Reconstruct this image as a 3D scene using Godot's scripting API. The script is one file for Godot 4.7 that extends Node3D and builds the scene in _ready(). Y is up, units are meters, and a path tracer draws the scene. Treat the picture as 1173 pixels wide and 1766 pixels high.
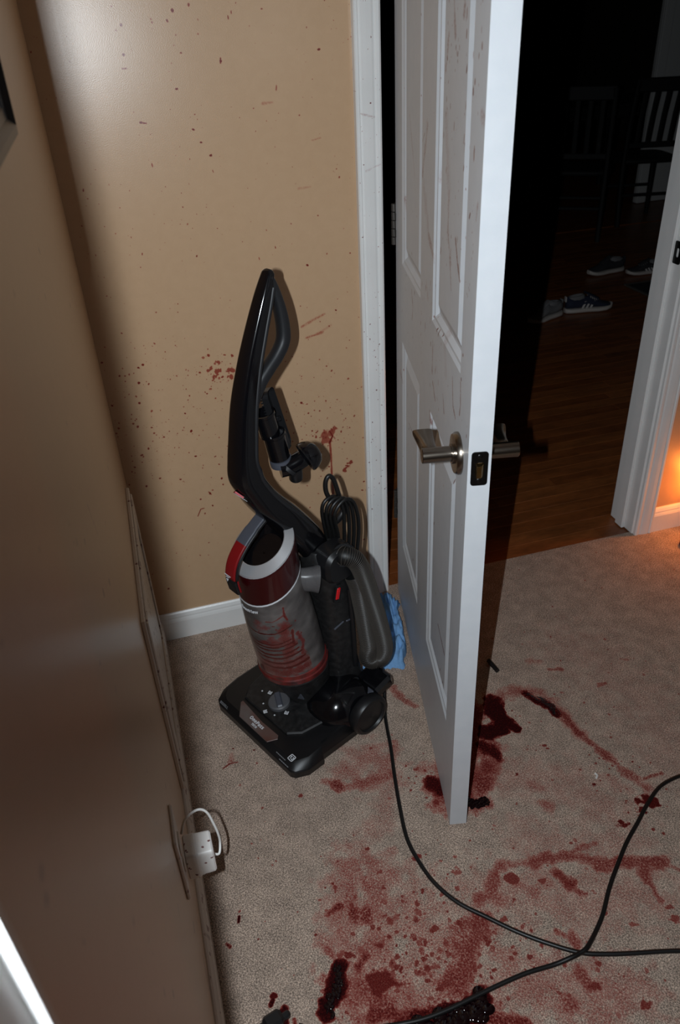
extends Node3D
# A bedroom corner seen by camera flash: tan walls, an opened white six-panel door, an upright vacuum cleaner, stained carpet, a dark hall beyond.

var names := {}
var noise_bytes: PackedByteArray
var fine_bytes: PackedByteArray
var M := {}
const VAC_AT := Vector3(0.174, 0.0, 0.445)
const VAC_TURN := -64.46


func _ready() -> void:
	# ---------- camera, air, flash ----------
	var cam := Camera3D.new()
	cam.name = "camera"
	var right := Vector3(0.95800, -0.04538, 0.28315)
	var up := Vector3(0.18983, 0.84044, -0.50757)
	cam.transform = Transform3D(Basis(right, up, right.cross(up)).orthonormalized(), Vector3(0.0834, 1.43997, 1.71538))
	cam.near = 0.02
	cam.far = 60.0
	var lens := CameraAttributesPhysical.new()
	lens.frustum_focal_length = 18.06
	lens.frustum_focus_distance = 1.55
	lens.exposure_aperture = 5.0
	cam.attributes = lens
	cam.fov = 67.2014
	add_child(cam)
	cam.current = true
	var env := Environment.new()
	env.background_mode = Environment.BG_COLOR
	env.background_color = Color(0, 0, 0)
	env.tonemap_mode = Environment.TONE_MAPPER_LINEAR
	env.tonemap_exposure = 1.0
	env.sdfgi_enabled = true
	env.ssao_enabled = true
	env.ssil_enabled = true
	var we := WorldEnvironment.new()
	we.name = "world_environment"
	we.environment = env
	add_child(we)
	# the camera's own pop-up flash, a hand's breadth left of the lens (the camera is held upright)
	var flash := AreaLight3D.new()
	flash.name = "camera_flash"
	flash.area_size = Vector2(0.0028, 0.03)
	flash.light_color = Color(0.93, 0.97, 1.0)
	flash.light_energy = 1.8
	flash.area_range = 30.0
	flash.shadow_enabled = true
	flash.transform = Transform3D(Basis(right, up, right.cross(up)).orthonormalized(), Vector3(0.0136, 1.444, 1.693))
	add_child(flash)

	make_noise()
	make_materials()
	spotted_panel()
	build_room()
	build_door()
	build_hall()
	build_wall_fittings()
	build_vacuum()
	build_floor_things()
	build_lamp()


# ================================================================ naming
func numbered(called: String) -> String:
	var n: int = names.get(called, -1) + 1
	names[called] = n
	return called if n == 0 else "%s_%03d" % [called, n]


func tag(o: Node3D, label: String, category: String, group := "") -> Node3D:
	o.set_meta("label", label)
	o.set_meta("category", category)
	if group:
		o.set_meta("group", group)
	return o


func thing(called: String, label: String, category: String, at := Vector3.ZERO, group := "") -> Node3D:
	var o := Node3D.new()
	o.name = numbered(called)
	o.position = at
	add_child(o)
	tag(o, label, category, group)
	return o


func commit(called: String, st: SurfaceTool, m: Material, parent: Node3D = self) -> MeshInstance3D:
	st.generate_normals()
	st.index()
	var o := MeshInstance3D.new()
	o.mesh = st.commit()
	o.mesh.surface_set_material(0, m)
	o.cast_shadow = GeometryInstance3D.SHADOW_CASTING_SETTING_ON
	o.name = numbered(called) if parent == self else called
	parent.add_child(o, true)
	return o


func struct(called: String, st: SurfaceTool, m: Material, parent: Node3D = self) -> MeshInstance3D:
	var o := commit(called, st, m, parent)
	if parent == self:
		o.set_meta("kind", "structure")
	return o


func begin() -> SurfaceTool:
	var st := SurfaceTool.new()
	st.begin(Mesh.PRIMITIVE_TRIANGLES)
	return st


# ================================================================ shapes
func tris(st: SurfaceTool, t: PackedVector3Array, groups: PackedInt32Array, uv := PackedVector2Array(), flip_to_out := true) -> void:
	var mid := Vector3.ZERO
	for p in t:
		mid += p
	mid /= maxf(1.0, t.size())
	var vol := 0.0
	for i in range(0, t.size(), 3):
		vol += (t[i] - mid).dot((t[i + 1] - mid).cross(t[i + 2] - mid))
	var flip := flip_to_out and vol > 0.0
	for i in range(0, t.size(), 3):
		st.set_smooth_group(groups[i / 3])
		for k in ([0, 2, 1] if flip else [0, 1, 2]):
			if uv.size():
				st.set_uv(uv[i + k])
			st.add_vertex(t[i + k])


func ring(c: Vector3, ax: Vector3, ay: Vector3, n := 16, e := 2.0) -> PackedVector3Array:
	var out := PackedVector3Array()
	for k in n:
		var a := TAU * k / n
		var x := cos(a)
		var y := sin(a)
		out.append(c + ax * signf(x) * pow(absf(x), 2.0 / e) + ay * signf(y) * pow(absf(y), 2.0 / e))
	return out


func loft(st: SurfaceTool, rings: Array, caps := true, gaps := PackedInt32Array(), wrap := false) -> void:
	var t := PackedVector3Array()
	var g := PackedInt32Array()
	var uv := PackedVector2Array()
	var n: int = rings[0].size()
	var m := rings.size()
	for j in (m if wrap else m - 1):
		var a: PackedVector3Array = rings[j]
		var b: PackedVector3Array = rings[(j + 1) % m]
		var grp: int = gaps[j] if gaps.size() else 1
		for k in n:
			var k2 := (k + 1) % n
			var u0 := float(k) / n
			var u1 := float(k + 1) / n
			var v0 := float(j) / (m - 1)
			var v1 := float(j + 1) / (m - 1)
			t.append_array([a[k], b[k], b[k2], a[k], b[k2], a[k2]])
			uv.append_array([Vector2(u0, v0), Vector2(u0, v1), Vector2(u1, v1), Vector2(u0, v0), Vector2(u1, v1), Vector2(u1, v0)])
			g.append_array([grp, grp])
	if caps and not wrap:
		for end in 2:
			var r: PackedVector3Array = rings[0] if end == 0 else rings[m - 1]
			var c := Vector3.ZERO
			for p in r:
				c += p
			c /= n
			for k in n:
				var q := r[(k + 1) % n]
				t.append_array([c, r[k], q] if end == 0 else [c, q, r[k]])
				uv.append_array([Vector2(0.5, end), Vector2(0.5, end), Vector2(0.5, end)])
				g.append(-1)
	tris(st, t, g, uv)


func frame_tube(path: PackedVector3Array) -> Array:
	var out := []
	var nrm := Vector3.ZERO
	for i in path.size():
		var d := (path[mini(i + 1, path.size() - 1)] - path[maxi(i - 1, 0)]).normalized()
		if nrm == Vector3.ZERO:
			nrm = d.cross(Vector3.UP if absf(d.y) < 0.9 else Vector3.RIGHT).normalized()
		nrm = (nrm - d * nrm.dot(d)).normalized()
		out.append([path[i], nrm, d.cross(nrm).normalized(), d])
	return out


func tube(st: SurfaceTool, path: PackedVector3Array, r: float, n := 10, caps := true) -> void:
	var rings := []
	for f in frame_tube(path):
		rings.append(ring(f[0], f[1] * r, f[2] * r, n))
	loft(st, rings, caps)


func curve(pts: Array, per := 6, closed := false) -> PackedVector3Array:
	var out := PackedVector3Array()
	var n := pts.size()
	for i in (n if closed else n - 1):
		var p0: Vector3 = pts[(i - 1 + n) % n] if closed else pts[maxi(i - 1, 0)]
		var p1: Vector3 = pts[i]
		var p2: Vector3 = pts[(i + 1) % n]
		var p3: Vector3 = pts[(i + 2) % n] if closed else pts[mini(i + 2, n - 1)]
		for k in per:
			out.append(p1.cubic_interpolate(p2, p0, p3, float(k) / per))
	out.append(pts[0] if closed else pts[n - 1])
	return out


func box(st: SurfaceTool, c: Vector3, s: Vector3, b := 0.0, basis := Basis()) -> void:
	# a box with chamfered edges
	var h := s / 2.0
	b = minf(b, minf(h.x, minf(h.y, h.z)) * 0.9)
	var t := PackedVector3Array()
	var g := PackedInt32Array()
	var put := func(q: Array, n: Vector3) -> void:
		for k in range(1, q.size() - 1):
			var tri := [q[0], q[k], q[k + 1]]
			if (tri[1] - tri[0]).cross(tri[2] - tri[0]).dot(n) > 0.0:
				tri = [q[0], q[k + 1], q[k]]
			for p in tri:
				t.append(c + basis * (p as Vector3))
			g.append(-1)
	for ax in 3:
		var ay := (ax + 1) % 3
		var az := (ax + 2) % 3
		for s1 in [-1.0, 1.0]:
			var q := []
			for sg in [[-1, -1], [1, -1], [1, 1], [-1, 1]]:
				var p := Vector3.ZERO
				p[ax] = s1 * h[ax]
				p[ay] = sg[0] * (h[ay] - b)
				p[az] = sg[1] * (h[az] - b)
				q.append(p)
			var nn := Vector3.ZERO
			nn[ax] = s1
			put.call(q, nn)
			if b > 0.0:
				for s2 in [-1.0, 1.0]:
					var e := []
					for sz in [-1.0, 1.0]:
						var p1 := Vector3.ZERO
						p1[ax] = s1 * h[ax]
						p1[ay] = s2 * (h[ay] - b)
						p1[az] = sz * (h[az] - b)
						var p2 := p1
						p2[ax] = s1 * (h[ax] - b)
						p2[ay] = s2 * h[ay]
						e.append_array([p1, p2] if sz < 0 else [p2, p1])
					var en := Vector3.ZERO
					en[ax] = s1
					en[ay] = s2
					put.call(e, en)
	if b > 0.0:
		for x in [-1.0, 1.0]:
			for y in [-1.0, 1.0]:
				for z in [-1.0, 1.0]:
					put.call([Vector3(x * h.x, y * (h.y - b), z * (h.z - b)), Vector3(x * (h.x - b), y * h.y, z * (h.z - b)), Vector3(x * (h.x - b), y * (h.y - b), z * h.z)], Vector3(x, y, z))
	tris(st, t, g, PackedVector2Array(), false)


func span(st: SurfaceTool, lo: Vector3, hi: Vector3, b := 0.0) -> void:
	box(st, (lo + hi) / 2.0, hi - lo, b)


func quad(st: SurfaceTool, q: Array, n: Vector3, uv := [], uv2 := []) -> void:
	var order := [0, 1, 2, 0, 2, 3]
	if ((q[1] - q[0]) as Vector3).cross(q[2] - q[0]).dot(n) > 0.0:
		order = [0, 2, 1, 0, 3, 2]
	st.set_smooth_group(-1)
	for k in order:
		if uv.size():
			st.set_uv(uv[k])
		if uv2.size():
			st.set_uv2(uv2[k])
		st.add_vertex(q[k])


func prism(st: SurfaceTool, poly: PackedVector2Array, depth: float, xf := Transform3D(), smooth := false, bevel := 0.0) -> void:
	var t := PackedVector3Array()
	var g := PackedInt32Array()
	var n := poly.size()
	if Geometry2D.is_polygon_clockwise(poly):
		poly.reverse()
	var inner := PackedVector2Array()
	for k in n:
		var a := (poly[k] - poly[(k - 1 + n) % n]).normalized()
		var c := (poly[(k + 1) % n] - poly[k]).normalized()
		var nn := (Vector2(-a.y, a.x) + Vector2(-c.y, c.x))
		inner.append(poly[k] + nn / maxf(0.3, nn.length_squared() / 2.0) * bevel)
	var layers := [[poly, 0.0], [poly, depth]]
	if bevel > 0.0:
		layers = [[inner, 0.0], [poly, bevel], [poly, depth - bevel], [inner, depth]]
	for j in layers.size() - 1:
		for k in n:
			var k2 := (k + 1) % n
			var p := [layers[j][0][k], layers[j][0][k2], layers[j + 1][0][k2], layers[j + 1][0][k]]
			var z := [layers[j][1], layers[j][1], layers[j + 1][1], layers[j + 1][1]]
			var v := []
			for i in 4:
				v.append(xf * Vector3(p[i].x, p[i].y, z[i]))
			t.append_array([v[0], v[1], v[2], v[0], v[2], v[3]])
			g.append_array([j + 1, j + 1] if smooth else [-1, -1])
	for end in 2:
		var lay: Array = layers[0] if end == 0 else layers[-1]
		var idx := Geometry2D.triangulate_polygon(lay[0])
		for i in range(0, idx.size(), 3):
			var a: Vector2 = lay[0][idx[i]]
			var b: Vector2 = lay[0][idx[i + 1]]
			var c: Vector2 = lay[0][idx[i + 2]]
			if ((b - a).cross(c - a) > 0.0) == (end == 0):
				var s := b
				b = c
				c = s
			for q in [a, b, c]:
				t.append(xf * Vector3(q.x, q.y, lay[1]))
			g.append(-1)
	tris(st, t, g)


func lathe(st: SurfaceTool, profile: Array, n: int, xf := Transform3D(), caps := true) -> void:
	# profile of [radius, height]; a sharp turn of the profile starts a new smooth group
	var rings := []
	var gaps := PackedInt32Array()
	var grp := 1
	for i in profile.size():
		var r: float = maxf(profile[i][0], 0.0001)
		rings.append(ring(xf * Vector3(0, profile[i][1], 0), xf.basis.x * r, xf.basis.z * r, n))
		if i < profile.size() - 1:
			if i > 0:
				var a := Vector2(profile[i][0] - profile[i - 1][0], profile[i][1] - profile[i - 1][1])
				var b := Vector2(profile[i + 1][0] - profile[i][0], profile[i + 1][1] - profile[i][1])
				if absf(a.angle_to(b)) > 0.6:
					grp += 1
			gaps.append(grp)
	loft(st, rings, caps, gaps)


func aim(at: Vector3, y: Vector3, hint := Vector3.RIGHT) -> Transform3D:
	# a frame whose y axis points along y
	y = y.normalized()
	var x := (hint - y * hint.dot(y)).normalized()
	return Transform3D(Basis(x, y, x.cross(y)), at)


func letters(st: SurfaceTool, text: String, height: float, place: Callable, bold := true) -> void:
	# solid lettering; place(x, y) -> Transform3D where one piece of the text lies (x along the line, y up)
	var tm := TextMesh.new()
	var f := SystemFont.new()
	f.font_names = PackedStringArray(["Droid Sans"])
	f.font_weight = 700 if bold else 400
	tm.font = f
	tm.text = text
	tm.font_size = 32
	tm.pixel_size = height / 32.0 / 0.72
	tm.depth = 0.0006
	tm.curve_step = 2.0
	var a := tm.get_mesh_arrays()
	if a.size() == 0 or a[Mesh.ARRAY_VERTEX] == null:
		return
	var v: PackedVector3Array = a[Mesh.ARRAY_VERTEX]
	var idx: PackedInt32Array = a[Mesh.ARRAY_INDEX] if a[Mesh.ARRAY_INDEX] != null else PackedInt32Array(range(v.size()))
	st.set_smooth_group(-1)
	for i in idx:
		st.add_vertex(place.call(v[i]))


# ================================================================ noise and stain paint
func make_noise() -> void:
	var f := FastNoiseLite.new()
	f.seed = 11
	f.noise_type = FastNoiseLite.TYPE_SIMPLEX_SMOOTH
	f.frequency = 0.02
	f.fractal_octaves = 4
	var im := f.get_seamless_image(512, 512)
	im.convert(Image.FORMAT_L8)
	noise_bytes = im.get_data()
	f.seed = 5
	f.frequency = 0.16
	f.fractal_octaves = 2
	im = f.get_seamless_image(512, 512)
	im.convert(Image.FORMAT_L8)
	fine_bytes = im.get_data()


class Paint:
	# amounts of dried stain on a patch of surface, in millimetres from an origin
	var w: int
	var h: int
	var k: float
	var ox: float
	var oy: float
	var fy: bool
	var d: PackedFloat32Array
	var na: PackedByteArray
	var nb: PackedByteArray
	var rng := RandomNumberGenerator.new()

	func _init(x0: float, y0: float, x1: float, y1: float, px_per_mm: float, up_is_y: bool, noise_a: PackedByteArray, noise_b: PackedByteArray) -> void:
		k = px_per_mm
		ox = x0
		oy = y1 if up_is_y else y0
		fy = up_is_y
		w = int((x1 - x0) * k)
		h = int((y1 - y0) * k)
		d.resize(w * h)
		na = noise_a
		nb = noise_b
		rng.seed = 77

	func blob(x: float, y: float, rx: float, ry: float, ang: float, amt: float, rough := 0.5) -> void:
		var cx := (x - ox) * k
		var cy := ((oy - y) if fy else (y - oy)) * k
		rx = maxf(rx * k, 0.7)
		ry = maxf(ry * k, 0.7)
		var big := maxf(rx, ry) * 1.5 + 1.0
		var ca := cos(ang)
		var sa := sin(ang) * (-1.0 if fy else 1.0)
		var seed_off := rng.randi_range(0, 511)
		var ns := 1 if maxf(rx, ry) > 14.0 else 3
		for j in range(maxi(0, int(cy - big)), mini(h, int(cy + big) + 1)):
			for i in range(maxi(0, int(cx - big)), mini(w, int(cx + big) + 1)):
				var dx := i - cx
				var dy := j - cy
				var a := (dx * ca + dy * sa) / rx
				var b := (-dx * sa + dy * ca) / ry
				var r := sqrt(a * a + b * b)
				if r < 1.5:
					r += rough * (na[((i * ns + seed_off) & 511) + (((j * ns) & 511) << 9)] / 127.5 - 1.0) * 1.3
					var v := amt * clampf((1.12 - r) * 3.2, 0.0, 1.0)
					if v > d[j * w + i]:
						d[j * w + i] = v

	func smear(pts: Array, width: float, amt: float, rough := 0.6, soft := 0.3, adds := false) -> void:
		# a stroke along x, y, x, y ... with noisy, fading edges
		width *= k
		for s in range(0, pts.size() - 2, 2):
			var ax: float = (pts[s] - ox) * k
			var ay: float = ((oy - pts[s + 1]) if fy else (pts[s + 1] - oy)) * k
			var bx: float = (pts[s + 2] - ox) * k
			var by: float = ((oy - pts[s + 3]) if fy else (pts[s + 3] - oy)) * k
			var ll := maxf(0.01, (bx - ax) * (bx - ax) + (by - ay) * (by - ay))
			for j in range(maxi(0, int(minf(ay, by) - width * 1.4)), mini(h, int(maxf(ay, by) + width * 1.4) + 1)):
				for i in range(maxi(0, int(minf(ax, bx) - width * 1.4)), mini(w, int(maxf(ax, bx) + width * 1.4) + 1)):
					var t := clampf(((i - ax) * (bx - ax) + (j - ay) * (by - ay)) / ll, 0.0, 1.0)
					var dx := i - ax - t * (bx - ax)
					var dy := j - ay - t * (by - ay)
					var r := sqrt(dx * dx + dy * dy) / width
					if r < 1.4:
						var nz := na[(i & 511) + ((j & 511) << 9)] / 127.5 - 1.0
						r += rough * nz * 0.8
						var v := amt * clampf((1.0 - r) / maxf(0.05, 1.0 - soft), 0.0, 1.0)
						if v > 0.0:
							v *= clampf(1.0 + rough * (nb[((i) & 511) + ((j & 511) << 9)] / 100.0 - 1.3), 0.0, 1.6)
							var q := j * w + i
							d[q] = d[q] + v if adds else maxf(d[q], v)

	func drops(x0: float, y0: float, x1: float, y1: float, count: int, lo: float, hi: float, amt: float, stretch := 1.6, ang := 999.0) -> void:
		for n in count:
			var r := lerpf(lo, hi, pow(rng.randf(), 2.6))
			var e := rng.randf_range(1.0, stretch)
			blob(rng.randf_range(x0, x1), rng.randf_range(y0, y1), r * e, r, (rng.randf() * PI) if ang > 900.0 else ang + rng.randf_range(-0.25, 0.25), amt * rng.randf_range(0.45, 1.2), 0.3)

	func cloud_drops(cx: float, cy: float, sx: float, sy: float, count: int, lo: float, hi: float, amt: float, stretch := 1.5) -> void:
		for n in count:
			var r := lerpf(lo, hi, pow(rng.randf(), 2.4))
			blob(cx + rng.randfn() * sx, cy + rng.randfn() * sy, r * rng.randf_range(1.0, stretch), r, rng.randf() * PI, amt * rng.randf_range(0.5, 1.2), 0.7)

	func picture(thin: Color, deep: Color, fibre: float, strength: float) -> ImageTexture:
		var out := PackedByteArray()
		out.resize(w * h * 4)
		var t8 := [thin.r8, thin.g8, thin.b8]
		out.fill(0)
		for q in w * h:
			var v := d[q]
			if v <= 0.0:
				out[q * 4] = t8[0]
				out[q * 4 + 1] = t8[1]
				out[q * 4 + 2] = t8[2]
				continue
			var i := q % w
			var j := q / w
			if fibre > 0.0:
				v *= maxf(0.0, 1.0 + fibre * (nb[((i * 2) & 511) + (((j * 2) & 511) << 9)] / 90.0 - 1.45))
			var deepness := 1.0 - exp(-0.36 * v)
			var al := 1.0 - exp(-strength * v)
			out[q * 4] = int(lerpf(t8[0], deep.r8, deepness))
			out[q * 4 + 1] = int(lerpf(t8[1], deep.g8, deepness))
			out[q * 4 + 2] = int(lerpf(t8[2], deep.b8, deepness))
			out[q * 4 + 3] = int(255.0 * al)
		return ImageTexture.create_from_image(Image.create_from_data(w, h, false, Image.FORMAT_RGBA8, out))


# ================================================================ materials
func flat_material(key: String, c: Color, rough: float, metal := 0.0, spec := 0.5) -> StandardMaterial3D:
	var m := StandardMaterial3D.new()
	m.resource_name = key
	m.albedo_color = c
	m.roughness = rough
	m.metallic = metal
	m.metallic_specular = spec
	M[key] = m
	return m


func noise_texture(freq: float, octaves: int, seed: int, size := 512, normal := false, strength := 4.0, lo := Color.BLACK, hi := Color.WHITE, kind := FastNoiseLite.TYPE_SIMPLEX_SMOOTH) -> Texture2D:
	var f := FastNoiseLite.new()
	f.seed = seed
	f.noise_type = kind
	f.frequency = freq
	f.fractal_octaves = octaves
	var im := f.get_seamless_image(size, size)
	im.convert(Image.FORMAT_L8)
	if normal:
		im.convert(Image.FORMAT_RGBA8)
		im.bump_map_to_normal_map(strength)
		return ImageTexture.create_from_image(im)
	var src := im.get_data()
	var out := PackedByteArray()
	out.resize(size * size * 3)
	var table := []
	for i in 256:
		table.append(lo.lerp(hi, i / 255.0))
	for i in size * size:
		var c: Color = table[src[i]]
		out[i * 3] = c.r8
		out[i * 3 + 1] = c.g8
		out[i * 3 + 2] = c.b8
	return ImageTexture.create_from_image(Image.create_from_data(size, size, false, Image.FORMAT_RGB8, out))


func triplanar(m: StandardMaterial3D, s: float) -> void:
	m.uv1_triplanar = true
	m.uv1_world_triplanar = true
	m.uv1_scale = Vector3(s, s, s)


func stained(base: StandardMaterial3D, tex: Texture2D, key: String) -> StandardMaterial3D:
	var m: StandardMaterial3D = base.duplicate()
	m.resource_name = key
	m.detail_enabled = true
	m.detail_albedo = tex
	m.detail_uv_layer = BaseMaterial3D.DETAIL_UV_2
	m.detail_blend_mode = BaseMaterial3D.BLEND_MODE_MIX
	M[key] = m
	return m


func make_materials() -> void:
	var paint_bump := noise_texture(0.09, 3, 21, 512, true, 3.0)
	var wall := flat_material("tan_wall_paint", Color.WHITE, 0.29)
	wall.albedo_texture = noise_texture(0.012, 3, 8, 256, false, 0.0, Color8(193, 159, 125), Color8(196, 162, 128))
	wall.normal_enabled = true
	wall.normal_texture = paint_bump
	wall.normal_scale = 0.12
	triplanar(wall, 9.0)
	var white := flat_material("white_gloss_paint", Color.WHITE, 0.32)
	white.albedo_texture = noise_texture(0.01, 3, 3, 256, false, 0.0, Color8(230, 230, 228), Color8(237, 236, 234))
	white.normal_enabled = true
	white.normal_texture = paint_bump
	white.normal_scale = 0.05
	triplanar(white, 3.0)
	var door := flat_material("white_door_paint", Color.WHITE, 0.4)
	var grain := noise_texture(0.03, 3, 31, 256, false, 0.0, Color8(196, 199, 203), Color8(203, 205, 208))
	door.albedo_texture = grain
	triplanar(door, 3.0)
	flat_material("ceiling_paint", Color8(214, 210, 203), 0.9)
	flat_material("grimy_white_paint", Color8(206, 196, 184), 0.4)
	var carpet := flat_material("beige_carpet", Color.WHITE, 1.0, 0.0, 0.15)
	carpet.albedo_texture = carpet_texture()
	carpet.normal_enabled = true
	carpet.normal_texture = noise_texture(0.34, 2, 43, 512, true, 7.0)
	carpet.normal_scale = 0.3
	carpet.uv1_scale = Vector3(1, 1, 1)
	for i in 4:
		var tone: Color = [Color8(134, 77, 40), Color8(128, 72, 36), Color8(140, 82, 43), Color8(123, 69, 35)][i]
		var wood := flat_material("oak_plank_%d" % i, Color.WHITE, 0.35)
		wood.albedo_texture = wood_texture(tone, 60 + i)
		triplanar(wood, 1.0)
		wood.uv1_offset = Vector3(i * 0.37, 0, i * 0.21)
	flat_material("black_shell_plastic", Color8(14, 14, 16), 0.42)
	flat_material("black_gloss_plastic", Color8(11, 11, 14), 0.13)
	var satin := flat_material("black_satin_plastic", Color8(20, 20, 22), 0.42)
	satin.normal_enabled = true
	satin.normal_texture = paint_bump
	satin.normal_scale = 0.1
	triplanar(satin, 9.0)
	var dusty := flat_material("dusty_black_plastic", Color.WHITE, 0.5)
	dusty.albedo_texture = noise_texture(0.02, 5, 14, 512, false, 0.0, Color8(12, 12, 13), Color8(44, 43, 43))
	triplanar(dusty, 5.0)
	flat_material("grey_rubber", Color8(25, 26, 29), 0.5)
	flat_material("black_cable_rubber", Color8(17, 17, 17), 0.42)
	flat_material("hose_black", Color8(13, 13, 13), 0.5)
	flat_material("hose_rib_lit_grey", Color8(70, 65, 60), 0.34)  # lighter than the hose: flash caught by the ridges, put into the colour
	flat_material("silver_paint", Color8(206, 207, 210), 0.34, 0.6)
	flat_material("slate_plastic", Color8(74, 77, 86), 0.4)
	var maroon := flat_material("maroon_gloss_plastic", Color8(56, 7, 11), 0.3, 0.2)
	maroon.clearcoat_enabled = true
	maroon.clearcoat = 0.8
	maroon.clearcoat_roughness = 0.08
	flat_material("red_plastic", Color8(124, 16, 20), 0.35)
	flat_material("red_button", Color8(205, 22, 30), 0.35)
	flat_material("white_print", Color8(214, 216, 220), 0.5)
	flat_material("red_print", Color8(170, 30, 40), 0.5)
	flat_material("grey_print", Color8(120, 121, 124), 0.5)
	var clear := flat_material("smoky_clear_plastic", Color8(104, 102, 103, 165), 0.3)
	clear.transparency = BaseMaterial3D.TRANSPARENCY_ALPHA
	flat_material("grey_dial", Color8(84, 84, 87), 0.5)
	flat_material("satin_nickel", Color8(132, 123, 113), 0.24, 1.0)
	flat_material("dark_bronze", Color8(22, 20, 19), 0.3, 0.6)
	flat_material("brass", Color8(170, 140, 88), 0.25, 1.0)
	flat_material("steel", Color8(84, 80, 76), 0.5, 0.8)
	flat_material("white_plastic", Color8(226, 224, 220), 0.4)
	flat_material("ivory_plastic", Color8(196, 182, 165), 0.45)
	var cloth := flat_material("blue_cloth", Color.WHITE, 0.95, 0.0, 0.2)
	cloth.albedo_texture = noise_texture(0.05, 4, 90, 512, false, 0.0, Color8(116, 162, 212), Color8(138, 184, 229))
	cloth.normal_enabled = true
	cloth.normal_texture = noise_texture(0.2, 2, 91, 512, true, 6.0)
	triplanar(cloth, 8.0)
	flat_material("wet_dark_red", Color8(17, 4, 7), 0.06)
	flat_material("dark_fibres", Color8(24, 15, 15), 0.6)
	flat_material("black_frame_wood", Color8(26, 26, 25), 0.35)
	flat_material("pewter_frame", Color8(84, 79, 74), 0.4)
	flat_material("picture_paper", Color8(150, 146, 138), 0.6)
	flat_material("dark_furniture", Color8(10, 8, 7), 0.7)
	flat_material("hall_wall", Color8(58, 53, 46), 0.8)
	flat_material("hall_white", Color8(205, 203, 200), 0.6)
	flat_material("navy_suede", Color8(35, 40, 60), 0.9)
	flat_material("charcoal_mesh", Color8(48, 47, 50), 0.9)
	flat_material("grey_mesh", Color8(118, 116, 116), 0.9)
	flat_material("off_white_rubber", Color8(196, 186, 178), 0.6)
	flat_material("white_leather", Color8(205, 198, 194), 0.6)
	flat_material("mat_fibre", Color8(30, 29, 30), 1.0)
	flat_material("mat_edge", Color8(80, 74, 68), 0.8)
	flat_material("dark_red_cloth", Color8(110, 22, 24), 0.9)


func carpet_texture() -> Texture2D:
	# cut pile: light and dark fibre tips over broad faint patches; one tile is 0.6 m
	var f := FastNoiseLite.new()
	f.noise_type = FastNoiseLite.TYPE_SIMPLEX
	f.seed = 2
	f.frequency = 0.2
	f.fractal_octaves = 3
	var a := f.get_seamless_image(512, 512)
	a.convert(Image.FORMAT_L8)
	f.seed = 4
	f.frequency = 0.012
	f.fractal_octaves = 3
	var b := f.get_seamless_image(512, 512)
	b.convert(Image.FORMAT_L8)
	var da := a.get_data()
	var db := b.get_data()
	var out := PackedByteArray()
	out.resize(512 * 512 * 3)
	var rng := RandomNumberGenerator.new()
	rng.seed = 9
	for i in 512 * 512:
		var v := 0.9 + 0.37 * (da[i] / 127.5 - 1.0) + 0.07 * (db[i] / 127.5 - 1.0) + rng.randf_range(-0.16, 0.18)
		out[i * 3] = clampi(int(183 * v), 0, 255)
		out[i * 3 + 1] = clampi(int(162 * v), 0, 255)
		out[i * 3 + 2] = clampi(int(146 * v), 0, 255)
	return ImageTexture.create_from_image(Image.create_from_data(512, 512, false, Image.FORMAT_RGB8, out))


func wood_texture(tone: Color, seed: int) -> Texture2D:
	var f := FastNoiseLite.new()
	f.seed = seed
	f.frequency = 0.02
	f.fractal_octaves = 4
	var out := PackedByteArray()
	out.resize(512 * 256 * 3)
	for j in 256:
		for i in 512:
			var n := f.get_noise_2d(i * 0.35, j * 3.0) * 0.5 + f.get_noise_2d(i * 2.0, j * 22.0) * 0.35
			var c := tone * (1.0 + n * 0.4)
			var q := (j * 512 + i) * 3
			out[q] = clampi(int(c.r * 255.0), 0, 255)
			out[q + 1] = clampi(int(c.g * 255.0), 0, 255)
			out[q + 2] = clampi(int(c.b * 255.0), 0, 255)
	return ImageTexture.create_from_image(Image.create_from_data(512, 256, false, Image.FORMAT_RGB8, out))


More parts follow.
